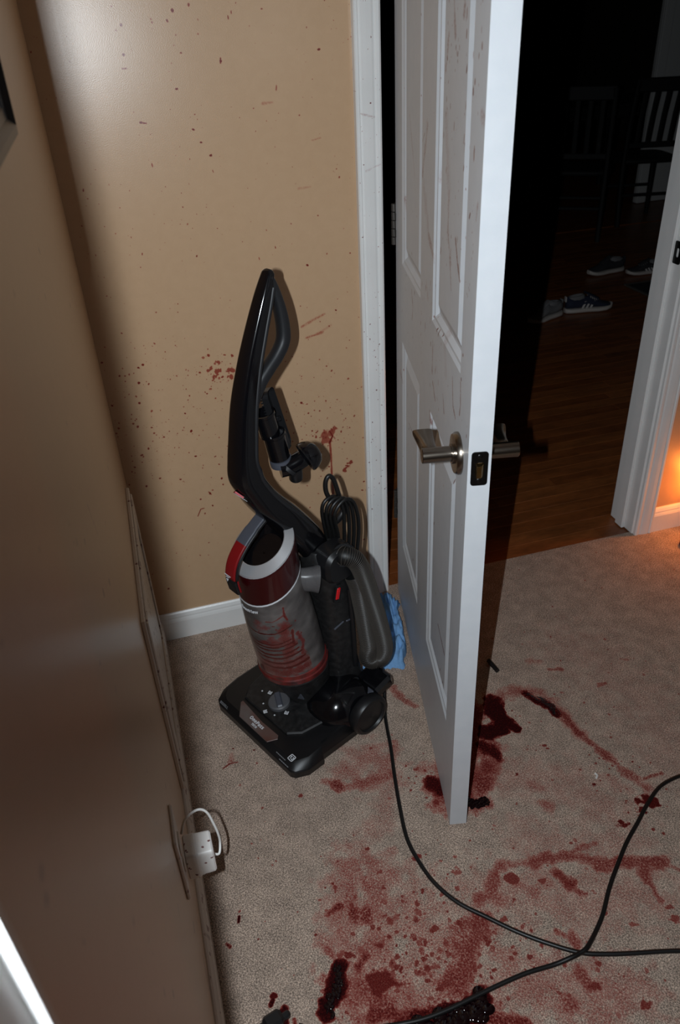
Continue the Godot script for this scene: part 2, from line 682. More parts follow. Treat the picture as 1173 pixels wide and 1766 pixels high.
# ================================================================ the room
func paint_floor() -> Texture2D:
	var p := Paint.new(0, 0, 1750, 1310, 1.15, false, noise_bytes, fine_bytes)
	# broad faint pink washes
	p.smear([365, 596, 430, 566, 452, 633, 417, 646], 55.2, 0.35, 0.9, 0.0)
	p.smear([434, 668, 392, 739, 334, 777, 295, 825], 39.0, 0.16, 0.9, 0.0)
	p.smear([295, 825, 274, 894, 247, 967], 59.8, 0.46, 0.9, 0.0)
	p.smear([339, 840, 317, 932, 276, 1030], 63.2, 0.49, 0.9, 0.0)
	p.smear([380, 929, 409, 1030, 334, 1108], 97.7, 0.27, 1.0, 0.0)
	p.smear([253, 1033, 302, 1079, 368, 1129], 69.0, 0.57, 0.9, 0.0)
	p.smear([501, 968, 606, 966, 694, 1031, 810, 1044], 86.2, 0.19, 1.0, 0.0)
	p.smear([511, 1105, 573, 1155, 663, 1194], 92.0, 0.35, 1.0, 0.0)
	p.smear([686, 703, 792, 772, 855, 855], 92.0, 0.14, 1.0, 0.0)
	p.smear([1063, 416, 1109, 607, 1078, 784], 138.0, 0.08, 1.0, 0.0)
	p.smear([665, 865, 751, 935, 865, 945], 69.0, 0.14, 1.0, 0.0)
	# right of the vacuum head
	p.smear([321, 614, 353, 634, 406, 639, 455, 639], 22.1, 0.75, 0.9, 0.0)
	p.smear([327, 621, 340, 632], 19.5, 1.50, 0.8, 0.1)
	p.smear([405, 642, 447, 631], 28.6, 0.55, 0.9, 0.0)
	p.smear([550, 388, 558, 434, 577, 461], 12.0, 0.75, 0.8, 0.2)
	p.smear([433, 619, 465, 595, 487, 567], 20.8, 0.45, 0.9, 0.0)
	# the band running down from there
	p.smear([314, 834, 318, 859, 319, 878], 19.5, 0.70, 0.9, 0.0)
	p.smear([284, 860, 250, 934], 33.8, 0.50, 0.9, 0.0)
	p.smear([279, 914, 296, 916, 299, 938], 19.5, 1.60, 0.8, 0.1)
	p.smear([257, 891, 232, 899], 9.0, 1.80, 0.8, 0.1)
	p.smear([355, 845, 324, 886, 307, 952, 278, 988], 31.2, 0.50, 0.9, 0.0)
	p.smear([275, 998, 259, 1009], 13.5, 1.80, 0.6, 0.1)
	p.smear([213, 967, 220, 980], 12.0, 0.90, 0.8, 0.1)
	# bottom clots and pools
	p.smear([222, 1000, 218, 1022, 197, 1047, 184, 1059], 19.5, 7.48, 0.5, 0.5)
	p.smear([180, 1048, 184, 1072], 13.5, 7.04, 0.5, 0.5)
	p.smear([230, 1036, 263, 1066, 289, 1113], 52.9, 1.01, 0.9, 0.0)
	p.blob([293, 1048][0], [293, 1048][1], 26, 20, 0.3, 2.0, 0.6)
	p.smear([289, 1039, 283, 1073, 252, 1102], 31.2, 1.20, 0.9, 0.1)
	p.smear([255, 1093, 329, 1121, 407, 1137, 448, 1164, 490, 1187], 20, 1.7, 0.7, 0.3)
	p.smear([380, 1125, 441, 1135, 443, 1124], 21.0, 8.80, 0.6, 0.5)
	p.smear([437, 1141, 470, 1185], 33.8, 1.50, 0.8, 0.1)
	p.smear([303, 1132, 417, 1163], 32, 4.5, 0.6, 0.5)
	# the wide smear rising to the right of the cord
	p.smear([504, 1005, 466, 1037, 441, 1062, 421, 1097], 28.6, 1.15, 0.7, 0.2)
	p.smear([467, 1004, 435, 1049, 402, 1106], 28.6, 0.90, 0.9, 0.1)
	p.smear([409, 1083, 415, 1120], 31.2, 1.30, 0.8, 0.1)
	# arched drag mark
	p.smear([514, 958, 535, 961, 559, 940, 574, 919, 588, 911], 18.0, 0.85, 0.7, 0.2)
	p.smear([516, 963, 558, 968], 23.4, 0.60, 0.8, 0.1)
	p.smear([588, 911, 624, 919, 659, 924], 12.0, 0.60, 0.8, 0.2)
	p.smear([653, 925, 685, 925, 713, 932, 759, 952, 793, 978, 843, 984, 897, 1007], 16.5, 1.05, 0.7, 0.3)
	p.smear([770, 968, 787, 986], 15.0, 1.00, 0.7, 0.3)
	p.smear([859, 997, 840, 1016, 840, 1027], 16.5, 1.00, 0.7, 0.3)
	p.smear([845, 1031, 842, 1055, 841, 1069], 9.0, 0.90, 0.7, 0.3)
	p.smear([897, 1007, 915, 1028], 6.0, 0.50, 0.7, 0.3)
	p.smear([735, 930, 770, 925, 789, 927], 9.0, 0.70, 0.8, 0.2)
	p.smear([685, 962, 693, 979, 698, 990], 16.5, 1.50, 0.7, 0.3)
	p.smear([696, 992, 707, 1008, 717, 1015], 9.0, 1.10, 0.8, 0.2)
	p.blob([595, 944][0], [595, 944][1], 14, 10, 0.4, 1.4, 0.5)
	p.blob([651, 966][0], [651, 966][1], 9, 7, 0.4, 1.2, 0.5)
	p.smear([598, 957, 625, 978, 662, 978], 21.0, 0.45, 0.9, 0.1)
	p.smear([648, 1076, 647, 1098], 15.0, 0.90, 0.7, 0.2)
	p.smear([627, 1061, 635, 1072], 9.0, 1.10, 0.7, 0.2)
	p.smear([628, 1130, 629, 1161], 15.0, 1.00, 0.8, 0.2)
	p.blob([642, 1166][0], [642, 1166][1], 11, 9, 0.4, 1.5, 0.5)
	p.blob([706, 1220][0], [706, 1220][1], 10, 7, 0.4, 1.3, 0.5)
	p.blob([845, 1109][0], [845, 1109][1], 10, 7, 0.4, 1.0, 0.5)
	p.blob([849, 1085][0], [849, 1085][1], 7, 5, 0.4, 1.0, 0.5)
	p.blob([767, 1094][0], [767, 1094][1], 7, 5, 0.4, 0.8, 0.5)
	p.smear([587, 1170, 590, 1185], 21.0, 0.90, 0.8, 0.1)
	# long trail behind the door, with the pools at its near end
	p.smear([758, 499, 805, 495, 852, 496, 886, 523, 900, 568, 910, 611, 911, 667], 22.1, 0.55, 0.8, 0.0)
	p.smear([849, 502, 880, 547, 910, 611, 911, 667], 13.5, 1.40, 0.7, 0.2)
	p.smear([853, 509, 866, 544, 892, 569, 889, 596], 12.0, 5.72, 0.7, 0.3)
	p.smear([904, 616, 911, 667, 931, 728, 944, 777], 12.0, 1.00, 0.9, 0.1)
	p.smear([942, 779, 956, 810, 966, 842], 15.0, 0.75, 0.9, 0.1)
	p.smear([896, 790, 926, 832], 21.0, 0.20, 0.9, 0.0)
	p.smear([977, 822, 1000, 820, 1022, 821], 4.5, 0.90, 0.9, 0.1)
	p.smear([761, 512, 759, 540, 760, 571, 741, 591, 713, 593], 28.6, 7.04, 0.5, 0.6)
	p.smear([757, 578, 770, 594, 781, 606], 13.5, 6.60, 0.5, 0.5)
	p.smear([706, 590, 693, 597], 13.5, 5.28, 0.5, 0.5)
	p.smear([688, 624, 695, 655, 677, 680, 642, 713, 619, 733], 33.8, 1.50, 0.8, 0.1)
	p.smear([684, 623, 701, 661], 19.5, 5.06, 0.7, 0.3)
	p.smear([592, 771, 623, 775], 18.0, 0.90, 0.9, 0.1)
	p.smear([591, 752, 648, 639, 720, 514], 26.0, 1.60, 0.6, 0.2)
	p.smear([552, 683, 535, 689, 543, 744], 36.4, 1.40, 0.8, 0.0)
	p.smear([532, 677, 540, 704], 23.4, 4.84, 0.6, 0.3)
	p.smear([526, 650, 576, 632], 23.4, 0.40, 0.9, 0.0)
	p.blob([522, 735][0], [522, 735][1], 8, 6, 0.4, 1.5, 0.5)
	p.blob([515, 639][0], [515, 639][1], 7, 5, 0.4, 1.1, 0.5)
	p.blob([952, 878][0], [952, 878][1], 21, 16, 0.5, 3.0, 0.9)
	p.blob([925, 889][0], [925, 889][1], 9, 8, 0.5, 2.6, 0.7)
	p.blob([869, 904][0], [869, 904][1], 11, 9, 0.5, 2.6, 0.6)
	p.smear([738, 805, 749, 823], 13.5, 0.50, 0.8, 0.1)
	p.smear([738, 754, 749, 773], 13.5, 0.35, 0.8, 0.1)
	p.blob([816, 670][0], [816, 670][1], 6, 4, 0.4, 1.3, 0.5)
	p.blob([820, 681][0], [820, 681][1], 5, 3, 0.4, 1.3, 0.5)
	p.blob([867, 800][0], [867, 800][1], 4, 3, 0.4, 2.6, 0.5)
	p.blob([1042, 545][0], [1042, 545][1], 11, 7, 0.2, 0.6, 0.6)
	p.smear([952, 455, 980, 465], 7.5, 0.90, 0.7, 0.2)
	p.smear([912, 408, 942, 420], 12.0, 0.35, 0.8, 0.1)
	p.smear([1143, 481, 1157, 491], 6.0, 0.60, 0.8, 0.1)
	# near left: dark flecks
	p.blob([101, 1011][0], [101, 1011][1], 6, 6, 0.4, 3.2, 0.3)
	p.smear([98, 1018, 93, 1025], 4.5, 5.72, 0.5, 0.3)
	p.smear([113, 1038, 110, 1049, 112, 1061], 7.5, 5.72, 0.6, 0.3)
	p.smear([126, 1060, 126, 1067], 4.5, 1.60, 0.6, 0.3)
	p.smear([68, 852, 65, 862], 3.0, 7.48, 0.3, 0.3)
	p.smear([36, 896, 41, 903], 4.5, 2.00, 0.6, 0.3)
	p.blob([246, 623][0], [246, 623][1], 5, 4, 0.4, 1.2, 0.7)
	p.blob([126, 447][0], [126, 447][1], 2.5, 2, 0.4, 3.0, 0.3)
	p.blob([173, 467][0], [173, 467][1], 3, 2, 0.4, 3.0, 0.3)
	p.smear([121, 462, 116, 481], 9.0, 0.35, 0.8, 0.1)
	p.smear([95, 496, 111, 488, 130, 489], 2.0, 1.60, 0.4, 0.3)
	# scattered drops
	p.cloud_drops([397, 1004][0], [397, 1004][1], 62, 68, 124, 1.12, 6.80, 1.3)
	p.cloud_drops([331, 1058][0], [331, 1058][1], 70, 45, 93, 1.12, 6.80, 1.5)
	p.cloud_drops([293, 925][0], [293, 925][1], 38, 60, 43, 1.12, 5.10, 1.5)
	p.cloud_drops([534, 1059][0], [534, 1059][1], 70, 45, 68, 1.12, 5.10, 1.3)
	p.cloud_drops([578, 1147][0], [578, 1147][1], 110, 45, 55, 1.12, 5.10, 1.0)
	p.cloud_drops([602, 900][0], [602, 900][1], 80, 70, 37, 0.90, 3.40, 0.9)
	p.cloud_drops([779, 718][0], [779, 718][1], 100, 90, 43, 0.90, 3.40, 0.9)
	p.cloud_drops([1062, 528][0], [1062, 528][1], 160, 120, 37, 1.12, 4.25, 0.7)
	p.cloud_drops([533, 685][0], [533, 685][1], 40, 45, 37, 0.90, 4.25, 1.3)
	p.cloud_drops([415, 612][0], [415, 612][1], 60, 60, 24, 0.75, 3.40, 1.0)
	p.cloud_drops([933, 866][0], [933, 866][1], 40, 45, 31, 0.90, 3.40, 1.6)
	p.cloud_drops([938, 771][0], [938, 771][1], 45, 45, 37, 0.75, 2.55, 1.2)
	p.cloud_drops([741, 561][0], [741, 561][1], 45, 50, 24, 0.90, 3.40, 2.0)
	p.cloud_drops([183, 789][0], [183, 789][1], 120, 160, 14, 0.60, 1.70, 1.3)
	p.drops(0, 0, 1700, 1290, 220, 0.8, 2.6, 1.0)
	return p.picture(Color8(164, 44, 36), Color8(34, 4, 7), 0.4, 1.8)


func paint_wall() -> Texture2D:
	var p := Paint.new(0, 0, 672, 1600, 1.2, true, noise_bytes, fine_bytes)
	# the large spot with a run below it
	var c: Array = [516, 538]
	p.blob(c[0] - 4, c[1] - 3, 17, 15, 0.5, 1.0, 0.8)
	p.blob(c[0] + 6, c[1] + 9, 14, 11, 0.5, 1.1, 0.8)
	p.cloud_drops(c[0], c[1], 15, 14, 40, 0.6, 2.6, 1.6)
	p.smear([520, 551, 527, 536, 518, 519], 3.6, 3.0, 0.4, 0.3)
	p.smear([519, 516, 520, 473, 519, 429, 520, 376, 517, 330, 511, 266], 3.4, 1.3, 0.3, 0.4)
	p.smear([501, 551, 510, 546], 1.2, 1.4, 0.3, 0.4)
	for q in [[558, 434], [570, 446]]:
		p.blob(q[0], q[1], 8, 6.5, 0.8, 1.5, 0.9)
	# the group left of the handle
	for q in [[259, 779], [257, 757], [250, 745], [240, 764], [286, 754], [290, 754], [285, 738]]:
		p.blob(q[0] + 2, q[1], 6.5, 5.5, 0.6, 1.2, 0.9)
	p.cloud_drops([259, 757][0], [259, 757][1], 24, 26, 60, 0.5, 2.6, 1.5)
	# single larger spots
	for q in [[452, 642], [474, 561], [555, 556], [488, 557], [491, 974], [552, 862], [268, 1464], [255, 1449], [171, 1446], [177, 1285], [278, 1265], [290, 1241], [306, 1216], [255, 1338], [168, 1399], [249, 1022], [175, 616], [175, 547], [224, 537], [231, 472], [233, 454], [82, 503], [197, 436], [170, 423], [198, 398], [129, 490], [46, 489], [37, 781], [82, 793], [8, 712], [168, 664], [48, 167], [607, 384], [602, 358], [614, 355], [602, 195], [542, 1388], [347, 1379], [78, 757], [69, 708]]:
		p.blob(q[0] + p.rng.randf_range(-1.0, 1.0), q[1], p.rng.randf_range(2.0, 3.4), p.rng.randf_range(1.6, 2.6), p.rng.randf() * PI, 2.6, 0.5)
	p.smear([177, 1285, 188, 1283], 1.6, 2.2, 0.4, 0.3)
	p.smear([160, 1377, 168, 1377], 1.6, 2.0, 0.4, 0.3)
	p.smear([347, 1384, 346, 1376], 1.4, 2.2, 0.4, 0.3)
	# brushed streaks
	p.smear([467, 834, 492, 845, 525, 857], 3.4, 0.45, 0.7, 0.0)
	p.smear([477, 806, 501, 810, 517, 815], 4.2, 0.75, 0.7, 0.0)
	p.smear([511, 814, 538, 829], 5, 0.2, 0.7, 0.0)
	p.smear([519, 1227, 537, 1230], 2, 0.35, 0.7, 0.0)
	p.smear([421, 1302, 442, 1302], 3, 0.3, 0.8, 0.0)
	p.smear([484, 1136, 509, 1137], 3, 0.18, 0.8, 0.0)
	p.smear([194, 440, 199, 432], 1.8, 2.2, 0.4, 0.3)
	p.smear([157, 375, 167, 394, 176, 395], 1.4, 2.0, 0.4, 0.3)
	# fine mist of droplets, thicker low on the wall and round the handle
	p.cloud_drops([123, 631][0], [123, 631][1], 120, 110, 260, 0.35, 1.9, 1.6)
	p.cloud_drops([508, 559][0], [508, 559][1], 75, 90, 260, 0.35, 2.0, 1.5)
	p.cloud_drops([50, 675][0], [50, 675][1], 35, 80, 70, 0.4, 2.4, 1.8)
	p.drops(0, 200, 660, 1590, 420, 0.3, 1.6, 1.5)
	p.drops(0, 1000, 660, 1590, 90, 0.4, 1.8, 1.4, 3.0, 1.6)
	return p.picture(Color8(168, 54, 36), Color8(78, 14, 12), 0.0, 1.8)


func paint_left_wall() -> Texture2D:
	var p := Paint.new(0, 0, 1600, 1500, 0.7, true, noise_bytes, fine_bytes)
	p.smear([989, 129, 1010, 95, 1032, 33], 26, 0.4, 0.8, 0.0)
	p.smear([919, -64, 996, -56], 14, 0.8, 0.7, 0.1)
	p.smear([991, 254, 1009, 258], 4, 2.4, 0.4, 0.3)
	p.smear([1105, 488, 1118, 483], 3, 0.6, 0.6, 0.2)
	p.smear([938, 1000, 910, 942], 3, 0.35, 0.7, 0.0)
	p.smear([356, 1088, 315, 1037], 3, 0.3, 0.7, 0.0)
	for q in [[920, 879], [1004, 925], [1041, 1020], [1047, 477], [882, 451]]:
		p.blob(q[0], q[1], 5, 4, 0.4, 1.2, 0.6)
	for q in [[1482, 1130], [1489, 1121], [1354, 872]]:
		p.blob(q[0], q[1], 5, 4, 0.4, 0.4, 0.6)
	p.drops(300, 100, 1500, 1300, 130, 0.8, 4.0, 0.9)
	return p.picture(Color8(110, 52, 46), Color8(44, 20, 26), 0.0, 1.4)


func casing_profile() -> PackedVector2Array:
	return PackedVector2Array([Vector2(0, 0), Vector2(0, 0.010), Vector2(0.004, 0.0125), Vector2(0.010, 0.0125), Vector2(0.0125, 0.0105), Vector2(0.015, 0.0105), Vector2(0.020, 0.0125), Vector2(0.032, 0.0145), Vector2(0.043, 0.0155), Vector2(0.0455, 0.0135), Vector2(0.048, 0.0135), Vector2(0.050, 0.0165), Vector2(0.0555, 0.0165), Vector2(0.0575, 0.014), Vector2(0.0575, 0)])


func base_profile() -> PackedVector2Array:
	return PackedVector2Array([Vector2(0, 0), Vector2(0.0135, 0), Vector2(0.0135, 0.058), Vector2(0.0115, 0.064), Vector2(0.0095, 0.068), Vector2(0.0095, 0.072), Vector2(0.006, 0.080), Vector2(0.003, 0.084), Vector2(0, 0.084)])


func along(origin: Vector3, px: Vector3, py: Vector3) -> Transform3D:
	# a profile laid in the px/py plane and extruded along px x py
	return Transform3D(Basis(px, py, px.cross(py)), origin)


func build_room() -> void:
	# carpet
	var carpet: StandardMaterial3D = M.beige_carpet
	var marked := stained(carpet, paint_floor(), "beige_carpet_marked")
	var st := begin()
	var corner := func(x0: float, z0: float, x1: float, z1: float) -> Array:
		return [Vector3(x0, 0, z0), Vector3(x1, 0, z0), Vector3(x1, 0, z1), Vector3(x0, 0, z1)]
	var uv_of := func(q: Array, s: float) -> Array:
		return q.map(func(v: Vector3) -> Vector2: return Vector2(v.x, v.z) * s)
	var q: Array = corner.call(0.0, 0.0, 1.75, 1.31)
	quad(st, q, Vector3.UP, uv_of.call(q, 1.0 / 0.42), [Vector2(0, 0), Vector2(1, 0), Vector2(1, 1), Vector2(0, 1)])
	st.generate_normals()
	var am := st.commit()
	am.surface_set_material(0, marked)
	st = begin()
	for r in [[1.75, 0.0, 4.6, 1.31], [0.0, 1.31, 4.6, 5.2], [-1.0, 1.5, 0.0, 5.2]]:
		q = corner.call(r[0], r[1], r[2], r[3])
		quad(st, q, Vector3.UP, uv_of.call(q, 1.0 / 0.42))
	q = corner.call(0.655, -0.012, 1.52, 0.0)
	quad(st, q, Vector3.UP, uv_of.call(q, 1.0 / 0.42))
	span(st, Vector3(-1.1, -0.12, 0.0), Vector3(4.7, -0.012, 5.3))
	st.generate_normals()
	st.commit(am)
	am.surface_set_material(1, carpet)
	var fl := MeshInstance3D.new()
	fl.name = "floor"
	fl.mesh = am
	add_child(fl)
	fl.set_meta("kind", "structure")
	# back wall with the doorway
	var wall: StandardMaterial3D = M.tan_wall_paint
	st = begin()
	q = [Vector3(0, 0, 0), Vector3(0.672, 0, 0), Vector3(0.672, 1.6, 0), Vector3(0, 1.6, 0)]
	quad(st, q, Vector3.BACK, uv_of.call(q, 1.0), [Vector2(0, 1), Vector2(1, 1), Vector2(1, 0), Vector2(0, 0)])
	st.generate_normals()
	am = st.commit()
	am.surface_set_material(0, stained(wall, paint_wall(), "tan_wall_paint_spotted"))
	st = begin()
	span(st, Vector3(-0.115, -0.05, -0.115), Vector3(0.655, 1.6, -0.001))
	span(st, Vector3(-0.115, 1.6, -0.115), Vector3(0.655, 2.44, 0.0))
	span(st, Vector3(0.655, 2.05, -0.115), Vector3(1.519, 2.44, 0.0))
	span(st, Vector3(1.519, -0.05, -0.115), Vector3(4.7, 2.44, 0.0))
	st.generate_normals()
	st.commit(am)
	am.surface_set_material(1, wall)
	var wb := MeshInstance3D.new()
	wb.name = "wall_back"
	wb.mesh = am
	add_child(wb)
	wb.set_meta("kind", "structure")
	# left wall, ending in the opening the picture was taken from
	st = begin()
	span(st, Vector3(-0.115, -0.05, 0.0), Vector3(0.0, 2.44, 1.60))
	span(st, Vector3(-0.115, 2.06, 1.60), Vector3(0.0, 2.44, 2.4))
	span(st, Vector3(-0.115, -0.05, 2.4), Vector3(0.0, 2.44, 5.2))
	q = [Vector3(0.0004, 0, 0), Vector3(0.0004, 0, 1.6), Vector3(0.0004, 1.5, 1.6), Vector3(0.0004, 1.5, 0)]
	st.generate_normals()
	am = st.commit()
	am.surface_set_material(0, wall)
	st = begin()
	quad(st, q, Vector3.RIGHT, uv_of.call(q, 1.0), [Vector2(0, 1), Vector2(1, 1), Vector2(1, 0), Vector2(0, 0)])
	st.generate_normals()
	st.commit(am)
	am.surface_set_material(1, stained(wall, paint_left_wall(), "tan_wall_paint_smudged"))
	var wl := MeshInstance3D.new()
	wl.name = "wall_left"
	wl.mesh = am
	add_child(wl)
	wl.set_meta("kind", "structure")
	st = begin()
	span(st, Vector3(4.6, -0.05, 0.0), Vector3(4.715, 2.44, 5.2))
	struct("wall_right", st, wall)
	st = begin()
	span(st, Vector3(-1.1, -0.05, 5.2), Vector3(4.715, 2.44, 5.315))
	span(st, Vector3(-1.1, -0.05, 1.385), Vector3(-0.115, 2.44, 1.5))
	span(st, Vector3(-1.1, -0.05, 1.5), Vector3(-1.0, 2.44, 5.2))
	struct("wall_front", st, wall)
	st = begin()
	span(st, Vector3(-1.1, 2.44, -0.115), Vector3(4.715, 2.54, 5.315))
	struct("ceiling", st, M.ceiling_paint)
	# trim
	var white: Material = M.white_gloss_paint
	var cas := casing_profile()
	struct("trim_1", upright(mirrored(cas, 0.0575), 0.6125, 2.105), spotted_trim())
	struct("trim_2", upright(cas, 1.505, 2.105), white)
	st = begin()
	span(st, Vector3(0.6125, 2.045, 0.0), Vector3(1.5625, 2.103, 0.0165), 0.003)
	struct("trim_3", st, white)
	# jambs and stop
	st = begin()
	span(st, Vector3(0.655, 0, -0.118), Vector3(0.674, 2.045, 0.0), 0.0015)
	span(st, Vector3(0.674, 0, -0.075), Vector3(0.685, 2.035, -0.04), 0.002)
	struct("trim_4", st, white)
	st = begin()
	span(st, Vector3(1.5, 0.0, -0.118), Vector3(1.519, 2.045, 0.0), 0.002)
	span(st, Vector3(1.489, 0.0, -0.078), Vector3(1.5, 2.035, -0.04), 0.002)
	struct("trim_5", st, white)
	st = begin()
	span(st, Vector3(0.655, 2.035, -0.118), Vector3(1.519, 2.05, 0.0), 0.0015)
	struct("trim_6", st, white)
	var strike := thing("strike_plate", "black metal strike plate on the bare door jamb", "strike plate", Vector3(1.4985, 0.879, -0.026))
	var ol := rounded_rect(0.030, 0.058, 0.006)
	st = begin()
	var sb := Basis(Vector3(0, 0, 1), Vector3.UP, Vector3(-1, 0, 0))
	plate_with_hole(st, ol, rounded_rect(0.010, 0.024, 0.005), 0.0018, Transform3D(sb, Vector3(0.0, 0, 0)))
	commit("plate", st, M.dark_bronze, strike)
	# baseboards
	struct("baseboard_back", lay_base(Vector3(0.0, 0, 0), Vector3.BACK, Vector3.RIGHT, 0.6125), white)
	struct("baseboard_back_2", lay_base(Vector3(1.5625, 0, 0), Vector3.BACK, Vector3.RIGHT, 3.03), white)
	struct("baseboard_left", lay_base(Vector3(0.0, 0, 0.0135), Vector3.RIGHT, Vector3.BACK, 1.552), M.panel_spotted)
	# casing and jamb at the near end of the left wall
	var near := PackedVector2Array([Vector2(0, 0), Vector2(0, 0.0150), Vector2(0.0015, 0.0168), Vector2(0.003, 0.01740), Vector2(0.0078, 0.01736), Vector2(0.0088, 0.0132), Vector2(0.012, 0.0130), Vector2(0.013, 0.0152), Vector2(0.050, 0.0151), Vector2(0.0575, 0.012), Vector2(0.0575, 0)])
	var xf := Transform3D(Basis(Vector3(0, 0, 1), Vector3(1, 0, 0), Vector3(0, -1, 0)), Vector3(0, 2.1, 1.566))
	st = begin()
	prism(st, near, 2.1, xf)
	struct("trim_7", st, white)
	st = begin()
	span(st, Vector3(-0.118, 0, 1.60), Vector3(-0.004, 2.06, 1.63), 0.003)
	struct("trim_8", st, white)


func spotted_trim() -> StandardMaterial3D:
	var m: StandardMaterial3D = M.white_gloss_paint.duplicate()
	m.resource_name = "white_gloss_paint_spotted"
	var p := Paint.new(0, 0, 60, 1600, 1.2, true, noise_bytes, fine_bytes)
	for y in [790, 760, 640, 600, 560, 520, 470, 440, 418, 395, 372, 350, 300, 1020, 1180, 1290, 1400]:
		p.blob(p.rng.randf_range(6, 56), y * 1.0 + p.rng.randf_range(-10, 10), p.rng.randf_range(0.9, 2.4), p.rng.randf_range(0.8, 1.8), p.rng.randf() * PI, 2.2, 0.4)
	p.drops(0, 250, 60, 900, 70, 0.3, 1.1, 1.5)
	p.drops(0, 700, 60, 1590, 50, 0.3, 0.8, 1.3)
	p.smear([10, 1270, 40, 1262], 2.5, 0.22, 0.8, 0.0)
	p.smear([18, 1160, 52, 1170], 2.5, 0.16, 0.8, 0.0)
	m.detail_enabled = true
	m.detail_albedo = p.picture(Color8(150, 50, 44), Color8(60, 12, 16), 0.0, 1.6)
	m.detail_uv_layer = BaseMaterial3D.DETAIL_UV_2
	return m


func mirrored(poly: PackedVector2Array, width: float) -> PackedVector2Array:
	var out := PackedVector2Array()
	for p in poly:
		out.append(Vector2(width - p.x, p.y))
	return out


func upright(poly: PackedVector2Array, x: float, height: float) -> SurfaceTool:
	# a casing profile standing on the floor against the back wall, with a second uv running over its face
	var st := begin()
	var n := poly.size()
	if Geometry2D.is_polygon_clockwise(poly):
		poly.reverse()
	for k in n:
		var a := poly[k]
		var b := poly[(k + 1) % n]
		var nn := Vector3((b - a).y, 0, -(b - a).x)
		var q := [Vector3(x + a.x, 0, a.y), Vector3(x + b.x, 0, b.y), Vector3(x + b.x, height, b.y), Vector3(x + a.x, height, a.y)]
		quad(st, q, nn, [], q.map(func(v: Vector3) -> Vector2: return Vector2((v.x - x) / 0.06, 1.0 - v.y / 1.6)))
	return st


func lay_base(at: Vector3, out_dir: Vector3, run: Vector3, length: float) -> SurfaceTool:
	var st := begin()
	var poly := base_profile()
	var n := poly.size()
	for k in n:
		var a := poly[k]
		var b := poly[(k + 1) % n]
		var pa := at + out_dir * a.x + Vector3.UP * a.y
		var pb := at + out_dir * b.x + Vector3.UP * b.y
		var nn := out_dir * (b - a).y - Vector3.UP * (b - a).x
		quad(st, [pa, pb, pb + run * length, pa + run * length], nn)
	var idx := Geometry2D.triangulate_polygon(poly)
	for e in [0.0, length]:
		for i in range(0, idx.size(), 3):
			var v := []
			for j in 3:
				v.append(at + run * e + out_dir * poly[idx[i + j]].x + Vector3.UP * poly[idx[i + j]].y)
			quad(st, [v[0], v[1], v[2], v[2]], run * (1.0 if e > 0.0 else -1.0))
	return st


func rounded_rect(w: float, h: float, r: float, seg := 5) -> PackedVector2Array:
	var out := PackedVector2Array()
	for c in [[w / 2 - r, h / 2 - r, 0.0], [-w / 2 + r, h / 2 - r, PI / 2], [-w / 2 + r, -h / 2 + r, PI], [w / 2 - r, -h / 2 + r, PI * 1.5]]:
		for k in seg + 1:
			var a: float = c[2] + PI / 2 * k / seg
			out.append(Vector2(c[0] + r * cos(a), c[1] + r * sin(a)))
	return out


func plate_with_hole(st: SurfaceTool, outer: PackedVector2Array, hole: PackedVector2Array, depth: float, xf: Transform3D) -> void:
	# two outlines of the same point count, one inside the other
	var rings := []
	for e in [[outer, 0.0], [outer, depth * 0.7], [outer, depth], [hole, depth], [hole, 0.0]]:
		var r := PackedVector3Array()
		for p in e[0]:
			r.append(xf * Vector3(p.x, p.y, e[1]))
		rings.append(r)
	loft(st, rings, false, PackedInt32Array([-1, -1, -1, -1]))

